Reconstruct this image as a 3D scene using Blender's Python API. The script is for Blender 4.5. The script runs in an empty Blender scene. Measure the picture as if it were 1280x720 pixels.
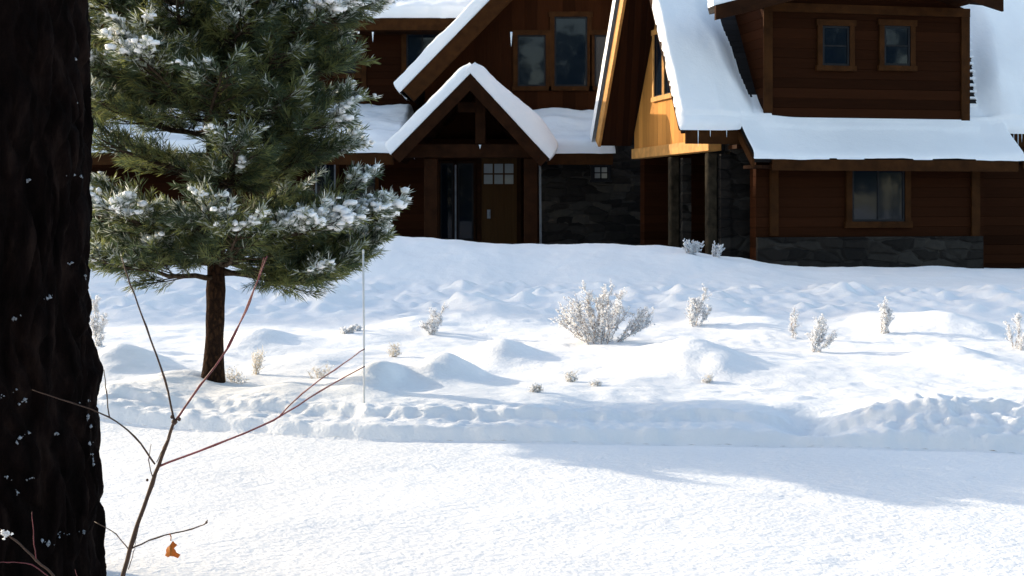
import bpy, bmesh, math, random
import numpy as np
from mathutils import Vector, Matrix, Quaternion
R = math.radians
random.seed(7)
RNG = np.random.default_rng(11)
sc = bpy.context.scene
COL = sc.collection
F = 1700.0                 # focal length in photograph pixels (1280 wide)
HZ = 254.0                 # horizon row
EYE = 1.6
SUN_A, SUN_E = R(62), R(16)      # sun: to the left and beyond, low winter sun

def P(px, py, d):
    return Vector(((px-640)/F*d, d, EYE-(py-HZ)/F*d))

# ------------------------------------------------------------------ noise
_perm = np.random.default_rng(3).permutation(512)
_perm = np.concatenate([_perm, _perm, _perm])
_ang = np.random.default_rng(4).uniform(0, 2*math.pi, 512)
_gx, _gy = np.cos(_ang), np.sin(_ang)
def perlin(x, y):
    x = np.asarray(x, float); y = np.asarray(y, float)
    xi = np.floor(x).astype(int); yi = np.floor(y).astype(int)
    xf = x-xi; yf = y-yi
    u = xf*xf*xf*(xf*(xf*6-15)+10); v = yf*yf*yf*(yf*(yf*6-15)+10)
    def g(ix, iy, fx, fy):
        h = _perm[(_perm[ix & 511] + iy) & 511]
        return _gx[h]*fx + _gy[h]*fy
    a = g(xi, yi, xf, yf); b = g(xi+1, yi, xf-1, yf)
    c = g(xi, yi+1, xf, yf-1); d = g(xi+1, yi+1, xf-1, yf-1)
    return (a*(1-u)+b*u)*(1-v) + (c*(1-u)+d*u)*v
def fbm(x, y, o=4):
    s = 0; a = 1
    for i in range(o):
        s = s + a*perlin(x*2**i+17.3*i, y*2**i+5.1*i); a *= .5
    return s
def sstep(a, b, x):
    t = np.clip((x-a)/(b-a), 0, 1); return t*t*(3-2*t)

# ------------------------------------------------------------------ materials
def new_mat(name):
    m = bpy.data.materials.new(name); m.use_nodes = True
    nt = m.node_tree; nt.nodes.clear()
    out = nt.nodes.new('ShaderNodeOutputMaterial')
    b = nt.nodes.new('ShaderNodeBsdfPrincipled')
    nt.links.new(b.outputs[0], out.inputs[0])
    return m, nt, b
def nd(nt, t, **kw):
    n = nt.nodes.new(t)
    for k, v in kw.items():
        if k in n.inputs: n.inputs[k].default_value = v
        else: setattr(n, k, v)
    return n
def mth(nt, op, a, b=None):
    n = nt.nodes.new('ShaderNodeMath'); n.operation = op
    for i, v in enumerate((a, b)):
        if v is None: continue
        if isinstance(v, (int, float)): n.inputs[i].default_value = v
        else: nt.links.new(v, n.inputs[i])
    return n.outputs[0]
def ramp(nt, fac, stops):
    n = nt.nodes.new('ShaderNodeValToRGB')
    el = n.color_ramp.elements
    while len(el) < len(stops): el.new(.5)
    for e, (p, c) in zip(el, stops):
        e.position = p; e.color = (*c, 1)
    nt.links.new(fac, n.inputs[0]); return n.outputs[0]

def simple(name, col, rough=.7, spec=.3, var=.25, scale=6, bump=0.0, bscale=30):
    m, nt, b = new_mat(name)
    tc = nd(nt, 'ShaderNodeTexCoord')
    n = nd(nt, 'ShaderNodeTexNoise', Scale=scale, Detail=5.0)
    nt.links.new(tc.outputs['Object'], n.inputs['Vector'])
    c = ramp(nt, n.outputs[0], [(.3, tuple(x*(1-var) for x in col)), (.7, tuple(min(1, x*(1+var)) for x in col))])
    nt.links.new(c, b.inputs['Base Color'])
    b.inputs['Roughness'].default_value = rough
    b.inputs['Specular IOR Level'].default_value = spec
    if bump:
        n2 = nd(nt, 'ShaderNodeTexNoise', Scale=bscale, Detail=4.0)
        nt.links.new(tc.outputs['Object'], n2.inputs['Vector'])
        bp = nd(nt, 'ShaderNodeBump', Strength=bump, Distance=.02)
        nt.links.new(n2.outputs[0], bp.inputs['Height']); nt.links.new(bp.outputs[0], b.inputs['Normal'])
    return m

def snow_mat(name, grain=.5, s1=22, s2=70, dist=.02, stretch=(1, 1, 1), flecks=0.0):
    m, nt, b = new_mat(name)
    b.inputs['Base Color'].default_value = (.9, .905, .92, 1)
    b.inputs['Roughness'].default_value = .6
    b.inputs['Specular IOR Level'].default_value = .25
    tc = nd(nt, 'ShaderNodeTexCoord')
    mp = nd(nt, 'ShaderNodeMapping'); mp.inputs['Scale'].default_value = stretch
    nt.links.new(tc.outputs['Object'], mp.inputs[0])
    n1 = nd(nt, 'ShaderNodeTexNoise', Scale=s1, Detail=3.0, Roughness=.55)
    n2 = nd(nt, 'ShaderNodeTexNoise', Scale=s2, Detail=2.0)
    for n in (n1, n2): nt.links.new(mp.outputs[0], n.inputs['Vector'])
    h = mth(nt, 'ADD', n1.outputs[0], mth(nt, 'MULTIPLY', n2.outputs[0], .35))
    bp = nd(nt, 'ShaderNodeBump', Strength=grain, Distance=dist)
    nt.links.new(h, bp.inputs['Height']); nt.links.new(bp.outputs[0], b.inputs['Normal'])
    n3 = nd(nt, 'ShaderNodeTexNoise', Scale=.9, Detail=6.0)
    nt.links.new(tc.outputs['Object'], n3.inputs['Vector'])
    c = ramp(nt, n3.outputs[0], [(.3, (.86, .865, .88)), (.65, (.92, .922, .93))])
    if flecks:
        n4 = nd(nt, 'ShaderNodeTexNoise', Scale=9.0, Detail=3.0)
        nt.links.new(tc.outputs['Object'], n4.inputs['Vector'])
        f = ramp(nt, n4.outputs[0], [(.735, (0, 0, 0)), (.76, (1, 1, 1))])
        mx = nd(nt, 'ShaderNodeMix', data_type='RGBA')
        nt.links.new(mth(nt, 'MULTIPLY', f, flecks), mx.inputs[0])
        nt.links.new(c, mx.inputs[6]); mx.inputs[7].default_value = (.45, .44, .42, 1)
        c = mx.outputs[2]
    nt.links.new(c, b.inputs['Base Color'])
    return m

def plank_mat(name, col, axis, width, var=.35, groove=.8, rough=.65, spec=.25, batten=False):
    """timber boards: axis 0/1/2 is the axis the boards are counted along"""
    m, nt, b = new_mat(name)
    tc = nd(nt, 'ShaderNodeTexCoord')
    sep = nd(nt, 'ShaderNodeSeparateXYZ'); nt.links.new(tc.outputs['Object'], sep.inputs[0])
    c = mth(nt, 'DIVIDE', sep.outputs[axis], width)
    idx = mth(nt, 'FLOOR', c); fr = mth(nt, 'FRACT', c)
    wn = nd(nt, 'ShaderNodeTexWhiteNoise', noise_dimensions='1D'); nt.links.new(idx, wn.inputs['W'])
    mp = nd(nt, 'ShaderNodeMapping')
    s = [.7, .7, .7]; s[axis] = 14
    if axis != 2: s[2] = .8
    mp.inputs['Scale'].default_value = s
    cb = nd(nt, 'ShaderNodeCombineXYZ')
    nt.links.new(mth(nt, 'MULTIPLY', wn.outputs[0], 40), cb.inputs[0])
    av = nd(nt, 'ShaderNodeVectorMath', operation='ADD')
    nt.links.new(tc.outputs['Object'], mp.inputs[0]); nt.links.new(mp.outputs[0], av.inputs[0]); nt.links.new(cb.outputs[0], av.inputs[1])
    n = nd(nt, 'ShaderNodeTexNoise', Scale=2.0, Detail=7.0, Roughness=.65); nt.links.new(av.outputs[0], n.inputs['Vector'])
    f = mth(nt, 'ADD', mth(nt, 'MULTIPLY', wn.outputs[0], .45), mth(nt, 'MULTIPLY', n.outputs[0], .6))
    lo = tuple(x*(1-var) for x in col); hi = tuple(x*(1+var) for x in col)
    nt.links.new(ramp(nt, f, [(.25, lo), (.8, hi)]), b.inputs['Base Color'])
    b.inputs['Roughness'].default_value = rough; b.inputs['Specular IOR Level'].default_value = spec*.6
    if batten:   # narrow raised strip over each joint
        h = mth(nt, 'LESS_THAN', fr, .2)
    else:        # lap: each board leans out towards its lower edge
        h = mth(nt, 'MULTIPLY', mth(nt, 'MINIMUM', mth(nt, 'MULTIPLY', fr, 14), mth(nt, 'SUBTRACT', 1.0, mth(nt, 'MULTIPLY', fr, .6))), 1.0)
    hh = mth(nt, 'ADD', h, mth(nt, 'MULTIPLY', n.outputs[0], .25))
    bp = nd(nt, 'ShaderNodeBump', Strength=groove, Distance=.02)
    nt.links.new(hh, bp.inputs['Height']); nt.links.new(bp.outputs[0], b.inputs['Normal'])
    return m

def stone_mat(name):
    m, nt, b = new_mat(name)
    tc = nd(nt, 'ShaderNodeTexCoord')
    mp = nd(nt, 'ShaderNodeMapping'); mp.inputs['Scale'].default_value = (2.0, 2.0, 5.2)
    nz = nd(nt, 'ShaderNodeTexNoise', Scale=1.6, Detail=2.0)
    nt.links.new(tc.outputs['Object'], nz.inputs['Vector'])
    av = nd(nt, 'ShaderNodeVectorMath', operation='MULTIPLY_ADD')
    nt.links.new(nz.outputs['Color'], av.inputs[0]); av.inputs[1].default_value = (.25, .25, .12)
    nt.links.new(tc.outputs['Object'], av.inputs[2]); nt.links.new(av.outputs[0], mp.inputs[0])
    v = nd(nt, 'ShaderNodeTexVoronoi', distance='CHEBYCHEV', Scale=1.0, Randomness=.75)
    nt.links.new(mp.outputs[0], v.inputs['Vector'])
    e = nd(nt, 'ShaderNodeTexVoronoi', feature='DISTANCE_TO_EDGE', Scale=1.0, Randomness=.75)
    nt.links.new(mp.outputs[0], e.inputs['Vector'])
    sp = nd(nt, 'ShaderNodeSeparateColor'); nt.links.new(v.outputs['Color'], sp.inputs[0])
    n = nd(nt, 'ShaderNodeTexNoise', Scale=9.0, Detail=6.0); nt.links.new(tc.outputs['Object'], n.inputs['Vector'])
    f = mth(nt, 'ADD', mth(nt, 'MULTIPLY', sp.outputs[0], .7), mth(nt, 'MULTIPLY', n.outputs[0], .3))
    c = ramp(nt, f, [(.2, (.006, .0044, .0036)), (.5, (.015, .0115, .009)), (.75, (.029, .025, .021)), (.95, (.055, .043, .031))])
    nt.links.new(c, b.inputs['Base Color'])
    b.inputs['Roughness'].default_value = .85; b.inputs['Specular IOR Level'].default_value = .2
    h = mth(nt, 'ADD', mth(nt, 'MINIMUM', mth(nt, 'MULTIPLY', e.outputs[0], 6), 1.0), mth(nt, 'MULTIPLY', n.outputs[0], .4))
    bp = nd(nt, 'ShaderNodeBump', Strength=.9, Distance=.04)
    nt.links.new(h, bp.inputs['Height']); nt.links.new(bp.outputs[0], b.inputs['Normal'])
    return m

def leaf_mat(name, col, trans=.35, var=.35, rough=.55):
    m, nt, b = new_mat(name)
    out = [n for n in nt.nodes if n.type == 'OUTPUT_MATERIAL'][0]
    tc = nd(nt, 'ShaderNodeTexCoord')
    n = nd(nt, 'ShaderNodeTexNoise', Scale=3.5, Detail=4.0)
    nt.links.new(tc.outputs['Object'], n.inputs['Vector'])
    c = ramp(nt, n.outputs[0], [(.3, tuple(x*(1-var) for x in col)), (.7, tuple(min(1, x*(1+var)) for x in col))])
    nt.links.new(c, b.inputs['Base Color']); b.inputs['Roughness'].default_value = rough
    b.inputs['Specular IOR Level'].default_value = .3
    tr = nd(nt, 'ShaderNodeBsdfTranslucent'); nt.links.new(c, tr.inputs[0])
    mx = nd(nt, 'ShaderNodeMixShader'); mx.inputs[0].default_value = trans
    nt.links.new(b.outputs[0], mx.inputs[1]); nt.links.new(tr.outputs[0], mx.inputs[2]); nt.links.new(mx.outputs[0], out.inputs[0])
    return m

def bark_mat(name, dark, mid, light, sx=6, sz=1.6, bump=1.0, dist=.03):
    m, nt, b = new_mat(name)
    tc = nd(nt, 'ShaderNodeTexCoord')
    mp = nd(nt, 'ShaderNodeMapping'); mp.inputs['Scale'].default_value = (sx, sx, sz)
    nt.links.new(tc.outputs['Object'], mp.inputs[0])
    v = nd(nt, 'ShaderNodeTexVoronoi', feature='DISTANCE_TO_EDGE', Scale=1.5); nt.links.new(mp.outputs[0], v.inputs['Vector'])
    n = nd(nt, 'ShaderNodeTexNoise', Scale=2.5, Detail=7.0, Roughness=.65); nt.links.new(mp.outputs[0], n.inputs['Vector'])
    f = mth(nt, 'ADD', mth(nt, 'MULTIPLY', mth(nt, 'MINIMUM', mth(nt, 'MULTIPLY', v.outputs[0], 4), 1.0), .22), mth(nt, 'MULTIPLY', n.outputs[0], .78))
    nt.links.new(ramp(nt, f, [(.25, dark), (.55, mid), (.85, light)]), b.inputs['Base Color'])
    b.inputs['Roughness'].default_value = .9; b.inputs['Specular IOR Level'].default_value = .02
    bp = nd(nt, 'ShaderNodeBump', Strength=bump, Distance=dist)
    nt.links.new(f, bp.inputs['Height']); nt.links.new(bp.outputs[0], b.inputs['Normal'])
    return m

def glass_mat(name, col=(.006, .009, .012), spec=.5):
    m, nt, b = new_mat(name)
    tc = nd(nt, 'ShaderNodeTexCoord')
    n = nd(nt, 'ShaderNodeTexNoise', Scale=1.3, Detail=2.0); nt.links.new(tc.outputs['Object'], n.inputs['Vector'])
    bp = nd(nt, 'ShaderNodeBump', Strength=.06, Distance=.05)
    nt.links.new(n.outputs[0], bp.inputs['Height']); nt.links.new(bp.outputs[0], b.inputs['Normal'])
    b.inputs['Base Color'].default_value = (*col, 1); b.inputs['Roughness'].default_value = .04
    b.inputs['Specular IOR Level'].default_value = spec
    return m

M = {}
M['snow_road'] = snow_mat('packed road snow', .42, 14, 44, .03, (1, 1.5, 1), .35)
M['snow_yard'] = snow_mat('yard snow', .36, 7, 38, .03)
M['snow_roof'] = snow_mat('roof snow', .35, 7, 30, .03)
M['snow_clump'] = snow_mat('clinging snow', .5, 30, 80, .015)
M['siding'] = plank_mat('stained lap siding', (.025, .0080, .0032), 2, .19, spec=.03)
M['siding2'] = plank_mat('stained upper siding', (.022, .0068, .0026), 2, .19, spec=.03)
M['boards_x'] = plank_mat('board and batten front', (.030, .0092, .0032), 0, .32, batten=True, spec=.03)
M['boards_y'] = plank_mat('board and batten gable end', (.50, .215, .052), 1, .27, var=.3, batten=True, spec=.15)  # much lighter than the front boards: sunlit brightness put into the base colour
M['trim'] = simple('trim timber', (.040, .0145, .0042), .7, .05, .3, 5, .3, 25)
M['trim_sunlit'] = simple('sunlit gold timber', (.52, .25, .072), .6, .2, .25, 5, .3, 25)  # gable end trim, its sunlit brightness carried by the base colour
M['beam'] = simple('heavy timber', (.023, .0082, .0030), .7, .05, .35, 4, .4, 18)
M['soffit'] = plank_mat('soffit boards', (.024, .0080, .0028), 0, .14, spec=.1)
M['log'] = simple('weathered log post', (.030, .023, .015), .85, .05, .55, 7, .9, 16)
M['door'] = plank_mat('front door planks', (.062, .029, .010), 0, .18, var=.2, spec=.1)
M['stone'] = stone_mat('stacked ledge stone')
M['glass'] = glass_mat('window glass', (.004, .008, .014), .24)
M['pale_pane'] = glass_mat('pale reflection glass', (.24, .26, .27), .4)  # bright reflections in the panes, put into a pale base colour
M['sash'] = simple('dark window sash', (.010, .010, .012), .5, .12)
M['pale_metal'] = simple('pale metal', (.15, .17, .20), .4, .5)
M['roofing'] = plank_mat('dark roof shingles', (.016, .014, .014), 2, .12, groove=1.0, rough=.85)
M['ice'] = simple('icicle ice', (.7, .78, .85), .12, .6, .05)
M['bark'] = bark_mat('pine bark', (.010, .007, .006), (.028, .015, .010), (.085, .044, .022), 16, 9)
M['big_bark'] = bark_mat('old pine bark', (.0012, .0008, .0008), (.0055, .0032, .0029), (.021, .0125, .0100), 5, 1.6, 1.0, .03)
M['limb'] = bark_mat('limb bark', (.02, .014, .01), (.05, .036, .026), (.10, .08, .06), 14, 14, .5, .01)
M['needle_dark'] = leaf_mat('dark pine needles', (.060, .088, .048), .45)
M['needle_mid'] = leaf_mat('green pine needles', (.165, .185, .068), .5)
M['needle_frost'] = leaf_mat('frosted pine needles', (.66, .69, .67), .4, .15)
M['needle_rime'] = leaf_mat('rimed grey green needles', (.38, .42, .37), .4, .2)
M['bark_frost'] = simple('frost caught in bark', (.24, .25, .27), .8, .1, .3, 40)
M['frost'] = leaf_mat('white hoarfrost', (.93, .94, .96), .5, .03, .7)
M['twig'] = simple('bare twig bark', (.05, .024, .014), .6, .3, .4, 20)
M['twig_red'] = simple('red twig bark', (.13, .022, .028), .5, .35, .4, 20)
M['twig_pale'] = simple('dry stem', (.40, .30, .24), .8, .2, .3, 15)
M['straw'] = leaf_mat('dry straw', (.84, .76, .63), .45, .15)
M['dead_leaf'] = leaf_mat('dead orange leaf', (.42, .14, .018), .45, .4)
M['stake'] = simple('white painted stake', (.60, .61, .61), .6, .2, .05)

# ------------------------------------------------------------------ mesh builder
class MB:
    def __init__(s): s.v = []; s.f = []; s.m = []
    def add(s, vs, fs, mi=0):
        o = len(s.v); s.v.extend([tuple(p) for p in vs]); s.f.extend([tuple(i+o for i in f) for f in fs]); s.m.extend([mi]*len(fs))
    def box(s, a, b, mi=0):
        (x0, y0, z0), (x1, y1, z1) = a, b
        s.hexa([(x0,y0,z0),(x1,y0,z0),(x1,y1,z0),(x0,y1,z0),(x0,y0,z1),(x1,y0,z1),(x1,y1,z1),(x0,y1,z1)], mi)
    def hexa(s, p, mi=0):
        s.add(p, [(0,3,2,1),(4,5,6,7),(0,1,5,4),(1,2,6,5),(2,3,7,6),(3,0,4,7)], mi)
    def bar(s, a, b, w, h, up=(0,0,1), mi=0):
        """rectangular bar from a to b, w across, h along up"""
        a = Vector(a); b = Vector(b); d = (b-a).normalized(); u = Vector(up)
        sd = d.cross(u).normalized(); u = sd.cross(d).normalized()
        q = []
        for c in (a, b):
            q.append([c-sd*w/2-u*h/2, c+sd*w/2-u*h/2, c+sd*w/2+u*h/2, c-sd*w/2+u*h/2])
        s.hexa([q[0][0],q[0][1],q[1][1],q[1][0],q[0][3],q[0][2],q[1][2],q[1][3]], mi)
    def extrude(s, poly, vec, mi=0):
        n = len(poly); vec = Vector(vec); a = [Vector(p) for p in poly]; b = [p+vec for p in a]
        fs = [tuple(range(n))[::-1], tuple(range(n, 2*n))]
        fs += [(i, (i+1) % n, n+(i+1) % n, n+i) for i in range(n)]
        s.add(a+b, fs, mi)
    def tube(s, pts, rad, n=6, mi=0, cap=True):
        pts = [Vector(p) for p in pts]; k = len(pts); vs = []; prev = None
        for i, p in enumerate(pts):
            d = (pts[min(i+1, k-1)]-pts[max(i-1, 0)]).normalized()
            if prev is None:
                u = d.cross(Vector((.3, .9, .2))).normalized()
            else:
                u = (prev-d*prev.dot(d)).normalized()
            prev = u; w = d.cross(u)
            r = rad[i] if hasattr(rad, '__len__') else rad
            for j in range(n):
                t = 2*math.pi*j/n; vs.append(p+(u*math.cos(t)+w*math.sin(t))*r)
        fs = [(i*n+j, i*n+(j+1) % n, (i+1)*n+(j+1) % n, (i+1)*n+j) for i in range(k-1) for j in range(n)]
        if cap: fs += [tuple(range(n))[::-1], tuple((k-1)*n+j for j in range(n))]
        s.add(vs, fs, mi)
    def build(s, name, mats, parent=None, smooth=False, bevel=0):
        me = bpy.data.meshes.new(name); me.from_pydata(s.v, [], s.f); me.update()
        if not isinstance(mats, (list, tuple)): mats = [mats]
        for m in mats: me.materials.append(m)
        if len(mats) > 1: me.polygons.foreach_set('material_index', s.m)
        bm = bmesh.new(); bm.from_mesh(me); bmesh.ops.recalc_face_normals(bm, faces=bm.faces); bm.to_mesh(me); bm.free()
        if smooth: me.polygons.foreach_set('use_smooth', [True]*len(me.polygons))
        o = bpy.data.objects.new(name, me); COL.objects.link(o)
        if parent is not None:
            o.parent = parent
            o.matrix_parent_inverse = parent_matrix(parent).inverted()
        if bevel:
            b = o.modifiers.new('bevel', 'BEVEL'); b.width = bevel; b.segments = 1; b.limit_method = 'ANGLE'
        return o
def parent_matrix(o):
    m = Matrix.LocRotScale(o.location, o.rotation_euler, o.scale)
    if o.parent: m = parent_matrix(o.parent) @ o.matrix_parent_inverse @ m
    return m
def np_mesh(name, V, Fq, mats, parent=None, smooth=True, mi=None):
    me = bpy.data.meshes.new(name)
    k = Fq.shape[1]
    me.vertices.add(len(V)); me.vertices.foreach_set('co', V.astype(np.float32).ravel())
    me.loops.add(Fq.size); me.loops.foreach_set('vertex_index', Fq.astype(np.int32).ravel())
    me.polygons.add(len(Fq)); me.polygons.foreach_set('loop_start', (np.arange(len(Fq))*k).astype(np.int32))
    me.update(calc_edges=True); me.validate()
    if not isinstance(mats, (list, tuple)): mats = [mats]
    for m in mats: me.materials.append(m)
    if mi is not None: me.polygons.foreach_set('material_index', mi.astype(np.int32))
    me.polygons.foreach_set('use_smooth', np.full(len(Fq), smooth))
    o = bpy.data.objects.new(name, me); COL.objects.link(o)
    if parent is not None:
        o.parent = parent; o.matrix_parent_inverse = parent_matrix(parent).inverted()
    return o
def tag(o, label=None, cat=None, group=None, kind=None):
    if label: o['label'] = label
    if cat: o['category'] = cat
    if group: o['group'] = group
    if kind: o['kind'] = kind
    return o
def thing(name, loc, label, cat, group=None):
    o = bpy.data.objects.new(name, None); COL.objects.link(o); o.location = loc; o.empty_display_size = .2
    return tag(o, label, cat, group)

# ------------------------------------------------------------------ terrain
MOUNDS = [  # px, py of the foot, half width px, height m, skew
    (556, 497, 62, .26), (468, 508, 52, .24), (628, 466, 52, .20), (862, 478, 95, .27), (325, 449, 62, .20),
    (150, 476, 60, .22), (615, 418, 75, .16), (1182, 432, 70, .20), (1195, 466, 55, .12), (745, 440, 60, .10),
    (235, 497, 60, .10), (205, 505, 60, .06), (390, 470, 60, .08), (1090, 425, 60, .10), (960, 430, 70, .10),
    (700, 505, 120, .06), (980, 490, 120, .05), (460, 440, 60, .07), (890, 418, 70, .10), (520, 428, 50, .10),
    (135, 520, 70, .10), (790, 505, 80, .06), (1120, 495, 90, .05), (360, 512, 60, .07), (1250, 480, 60, .07)]
MW = [((px-640)/F*(EYE*F/(py-HZ)), EYE*F/(py-HZ), hw/F*(EYE*F/(py-HZ)), h) for px, py, hw, h in MOUNDS]
def road_edge(X):
    return np.interp(X, [-60, -8, -3, -.87, 1.15, 3.3, 8, 60], [10.6, 10.4, 9.86, 9.25, 9.08, 8.8, 8.5, 8.3]) + .03*perlin(X*1.7, 3.3) + .02*perlin(X*6, 9.1)
def height(X, Y):
    X = np.asarray(X, float); Y = np.asarray(Y, float)
    e = Y - road_edge(X)
    z = .012*fbm(X*1.2, Y*1.5, 3)                                   # the road
    z = z - .045*np.exp(-((e+.04+.02*perlin(X*8, 3.1))/.035)**2)*(.5+.8*np.clip(perlin(X*2.3, 8.8)+.3, 0, 1))
    z = z - .010*np.exp(-((e+1.05+.08*perlin(X*.4, 2.5))/.11)**2)*(.6+.6*perlin(X*.9, 4.4)) - .008*np.exp(-((e+2.55+.08*perlin(X*.4, 8.5))/.12)**2)*(.6+.6*perlin(X*.8, 1.4))
    z = z - .012*sstep(.42, .55, perlin(X*2.3+7, Y*2.9))
    ins = sstep(-.02, .16, e)
    # berm along the kerb, two tiers at the left, a heap at the right
    w1 = .05*perlin(X*1.9, 2.2)+.03*perlin(X*5.2, 6.1)+.025*perlin(X*14, Y*6); w2 = .10*perlin(X*1.1, 7.7)+.04*perlin(X*4.1, 1.3)+.03*perlin(X*12, Y*7)
    rag = .010*fbm(X*4, Y*4, 3)
    berm = sstep(-.01, .09, e+w1*.4)*(.075+.02*perlin(X*1.1, 1.0)+rag)
    back = sstep(.34, .46, e+w2)*(.065+.02*perlin(X*.8, 3.0)+.012*fbm(X*2.2, Y*2.2+4, 3))
    heap = sstep(2.25, 2.8, X)*(.105+.03*perlin(X*1.6, .5)+.018*fbm(X*5, Y*5, 3)+.012*fbm(X*16, Y*14, 2))*sstep(.0, .42, e)*(1-sstep(.55, 1.3, e))
    dip = -.12*np.exp(-((X-2.05)/.20)**2)*sstep(.02, .2, e)*(1-sstep(.4, .8, e))
    rough = sstep(.02, .12, e)*(1-sstep(.45, .9, e))
    berm = berm + rough*(.020*fbm(X*11, Y*10, 4)+.016*np.abs(perlin(X*7, Y*9)))*(1+1.3*sstep(2.2, 2.7, X))
    berm = berm + back*(1-.45*sstep(.75, 1.7, e)) + heap + dip
    yard = sstep(.2, 1.2, e)
    z = z + berm
    z = z + yard*(.045*fbm(X*.55, Y*.55, 2) + .0028*fbm(X*2.6, Y*2.0, 3)*(1+4*sstep(.2, .6, perlin(X*.35+4, Y*.5))))
    z = z + .16*sstep(11, 21, Y)
    cr = sstep(.05, .3, perlin(X*.45+1.7, Y*.8+2))*yard*(1-sstep(15.5, 17, Y))
    z = z + cr*(.012*np.abs(perlin(X*5, Y*4.2))+.008*perlin(X*9, Y*7))
    for (mx, my, w, h) in MW:
        dx = (X-mx)/w; dy = (Y-my)/(w*1.5)
        wob = .26*perlin(X*1.7+mx, Y*1.5)+.10*perlin(X*4.3, Y*3.9+my)
        r = np.sqrt(dx*dx+dy*dy+.003)+wob*np.clip(np.abs(dx)+np.abs(dy), 0, 1)
        z = z + .98*h*np.exp(-np.clip(r, 0, 9)**1.75*1.5)
    # trodden, lumpy strip in front of the bank
    lz = sstep(15.6, 17.5, Y)*(1-sstep(20.2, 21.8, Y))
    lump = np.clip(fbm(X*.95, Y*.75+11, 3)+.1, 0, 2)
    fine = np.clip(perlin(X*2.6, Y*2.0), 0, 1)
    clod = np.clip(perlin(X*3.6+2, Y*2.4+8)-.05, 0, 1)
    z = z + lz*(.22*lump**1.2 + .09*fine + .14*clod)
    # shovelled bank before the house
    top = np.interp(X, [-14, -8, -4.5, -3.2, -2, -1, 0, 1, 2, 3, 3.8, 4.6, 6, 9.5, 14], [.55, .60, .62, .70, .86, .80, .72, .73, .72, .64, .46, .32, .26, .25, .25])
    prof = sstep(20.2, 23.7, Y + .5*perlin(X*.5, 2.2))*(1-.8*sstep(24.2, 25.3, Y))
    z = z + prof*(top*.92 - .06 + .05*fbm(X*.6, Y*.6, 3) + .02*perlin(X*2.4, Y*2.2))
    z = z - .06*sstep(60, 90, np.abs(X))
    return z
def hz(x, y): return float(height(np.array([x]), np.array([y]))[0])
def ground_at(px, py, lo=6.0):
    d = np.linspace(lo, 34, 3000); X = (px-640)/F*d
    zr = EYE-(py-HZ)/F*d; zt = height(X, d)
    i = int(np.argmax(zt >= zr)); d0 = d[i] if zt[i] >= zr[i] else EYE*F/max(py-HZ, 20)
    return Vector(((px-640)/F*d0, d0, hz((px-640)/F*d0, d0)))
def axis(segs):
    out = [segs[0][0]]
    for a, b, s in segs:
        n = max(1, int(round((b-a)/s))); out += list(np.linspace(a, b, n+1)[1:])
    return np.array(out)
def terrain(name, xs, ys, mat, edge=False):
    X, Y = np.meshgrid(xs, ys)
    if edge:   # follow the kerb line
        Y = Y + (road_edge(X)-9.2)*np.clip(1-(np.abs(Y-9.2)/6), 0, 1)
    Z = height(X, Y)
    V = np.stack([X.ravel(), Y.ravel(), Z.ravel()], 1)
    nx, ny = len(xs), len(ys)
    i = (np.arange(ny-1)[:, None]*nx+np.arange(nx-1)[None, :]).ravel()
    Fq = np.stack([i, i+1, i+nx+1, i+nx], 1)
    return np_mesh(name, V, Fq, mat)
xs = axis([(-400, -60, 20), (-60, -16, 1.0), (-16, -6, .10), (-6, 6, .03), (6, 14, .08), (14, 60, 1.0), (60, 400, 20)])
road = terrain('road', axis([(-400, -60, 20), (-60, -8, 1), (-8, 8, .06), (8, 60, 1), (60, 400, 20)]), axis([(-300, -20, 14), (-20, 4, .5), (4, 9.2, .04)]), M['snow_road'], True)
tag(road, 'flat snow covered road with a fine crusty surface', None, None, 'structure')
yard = terrain('snowy_ground', xs, axis([(9.2, 11, .016), (11, 16, .035), (16, 27, .06), (27, 60, 1), (60, 400, 20)]), M['snow_yard'], True)
tag(yard, 'lumpy snow covered yard with mounds and a shovelled bank', None, None, 'structure')

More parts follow.
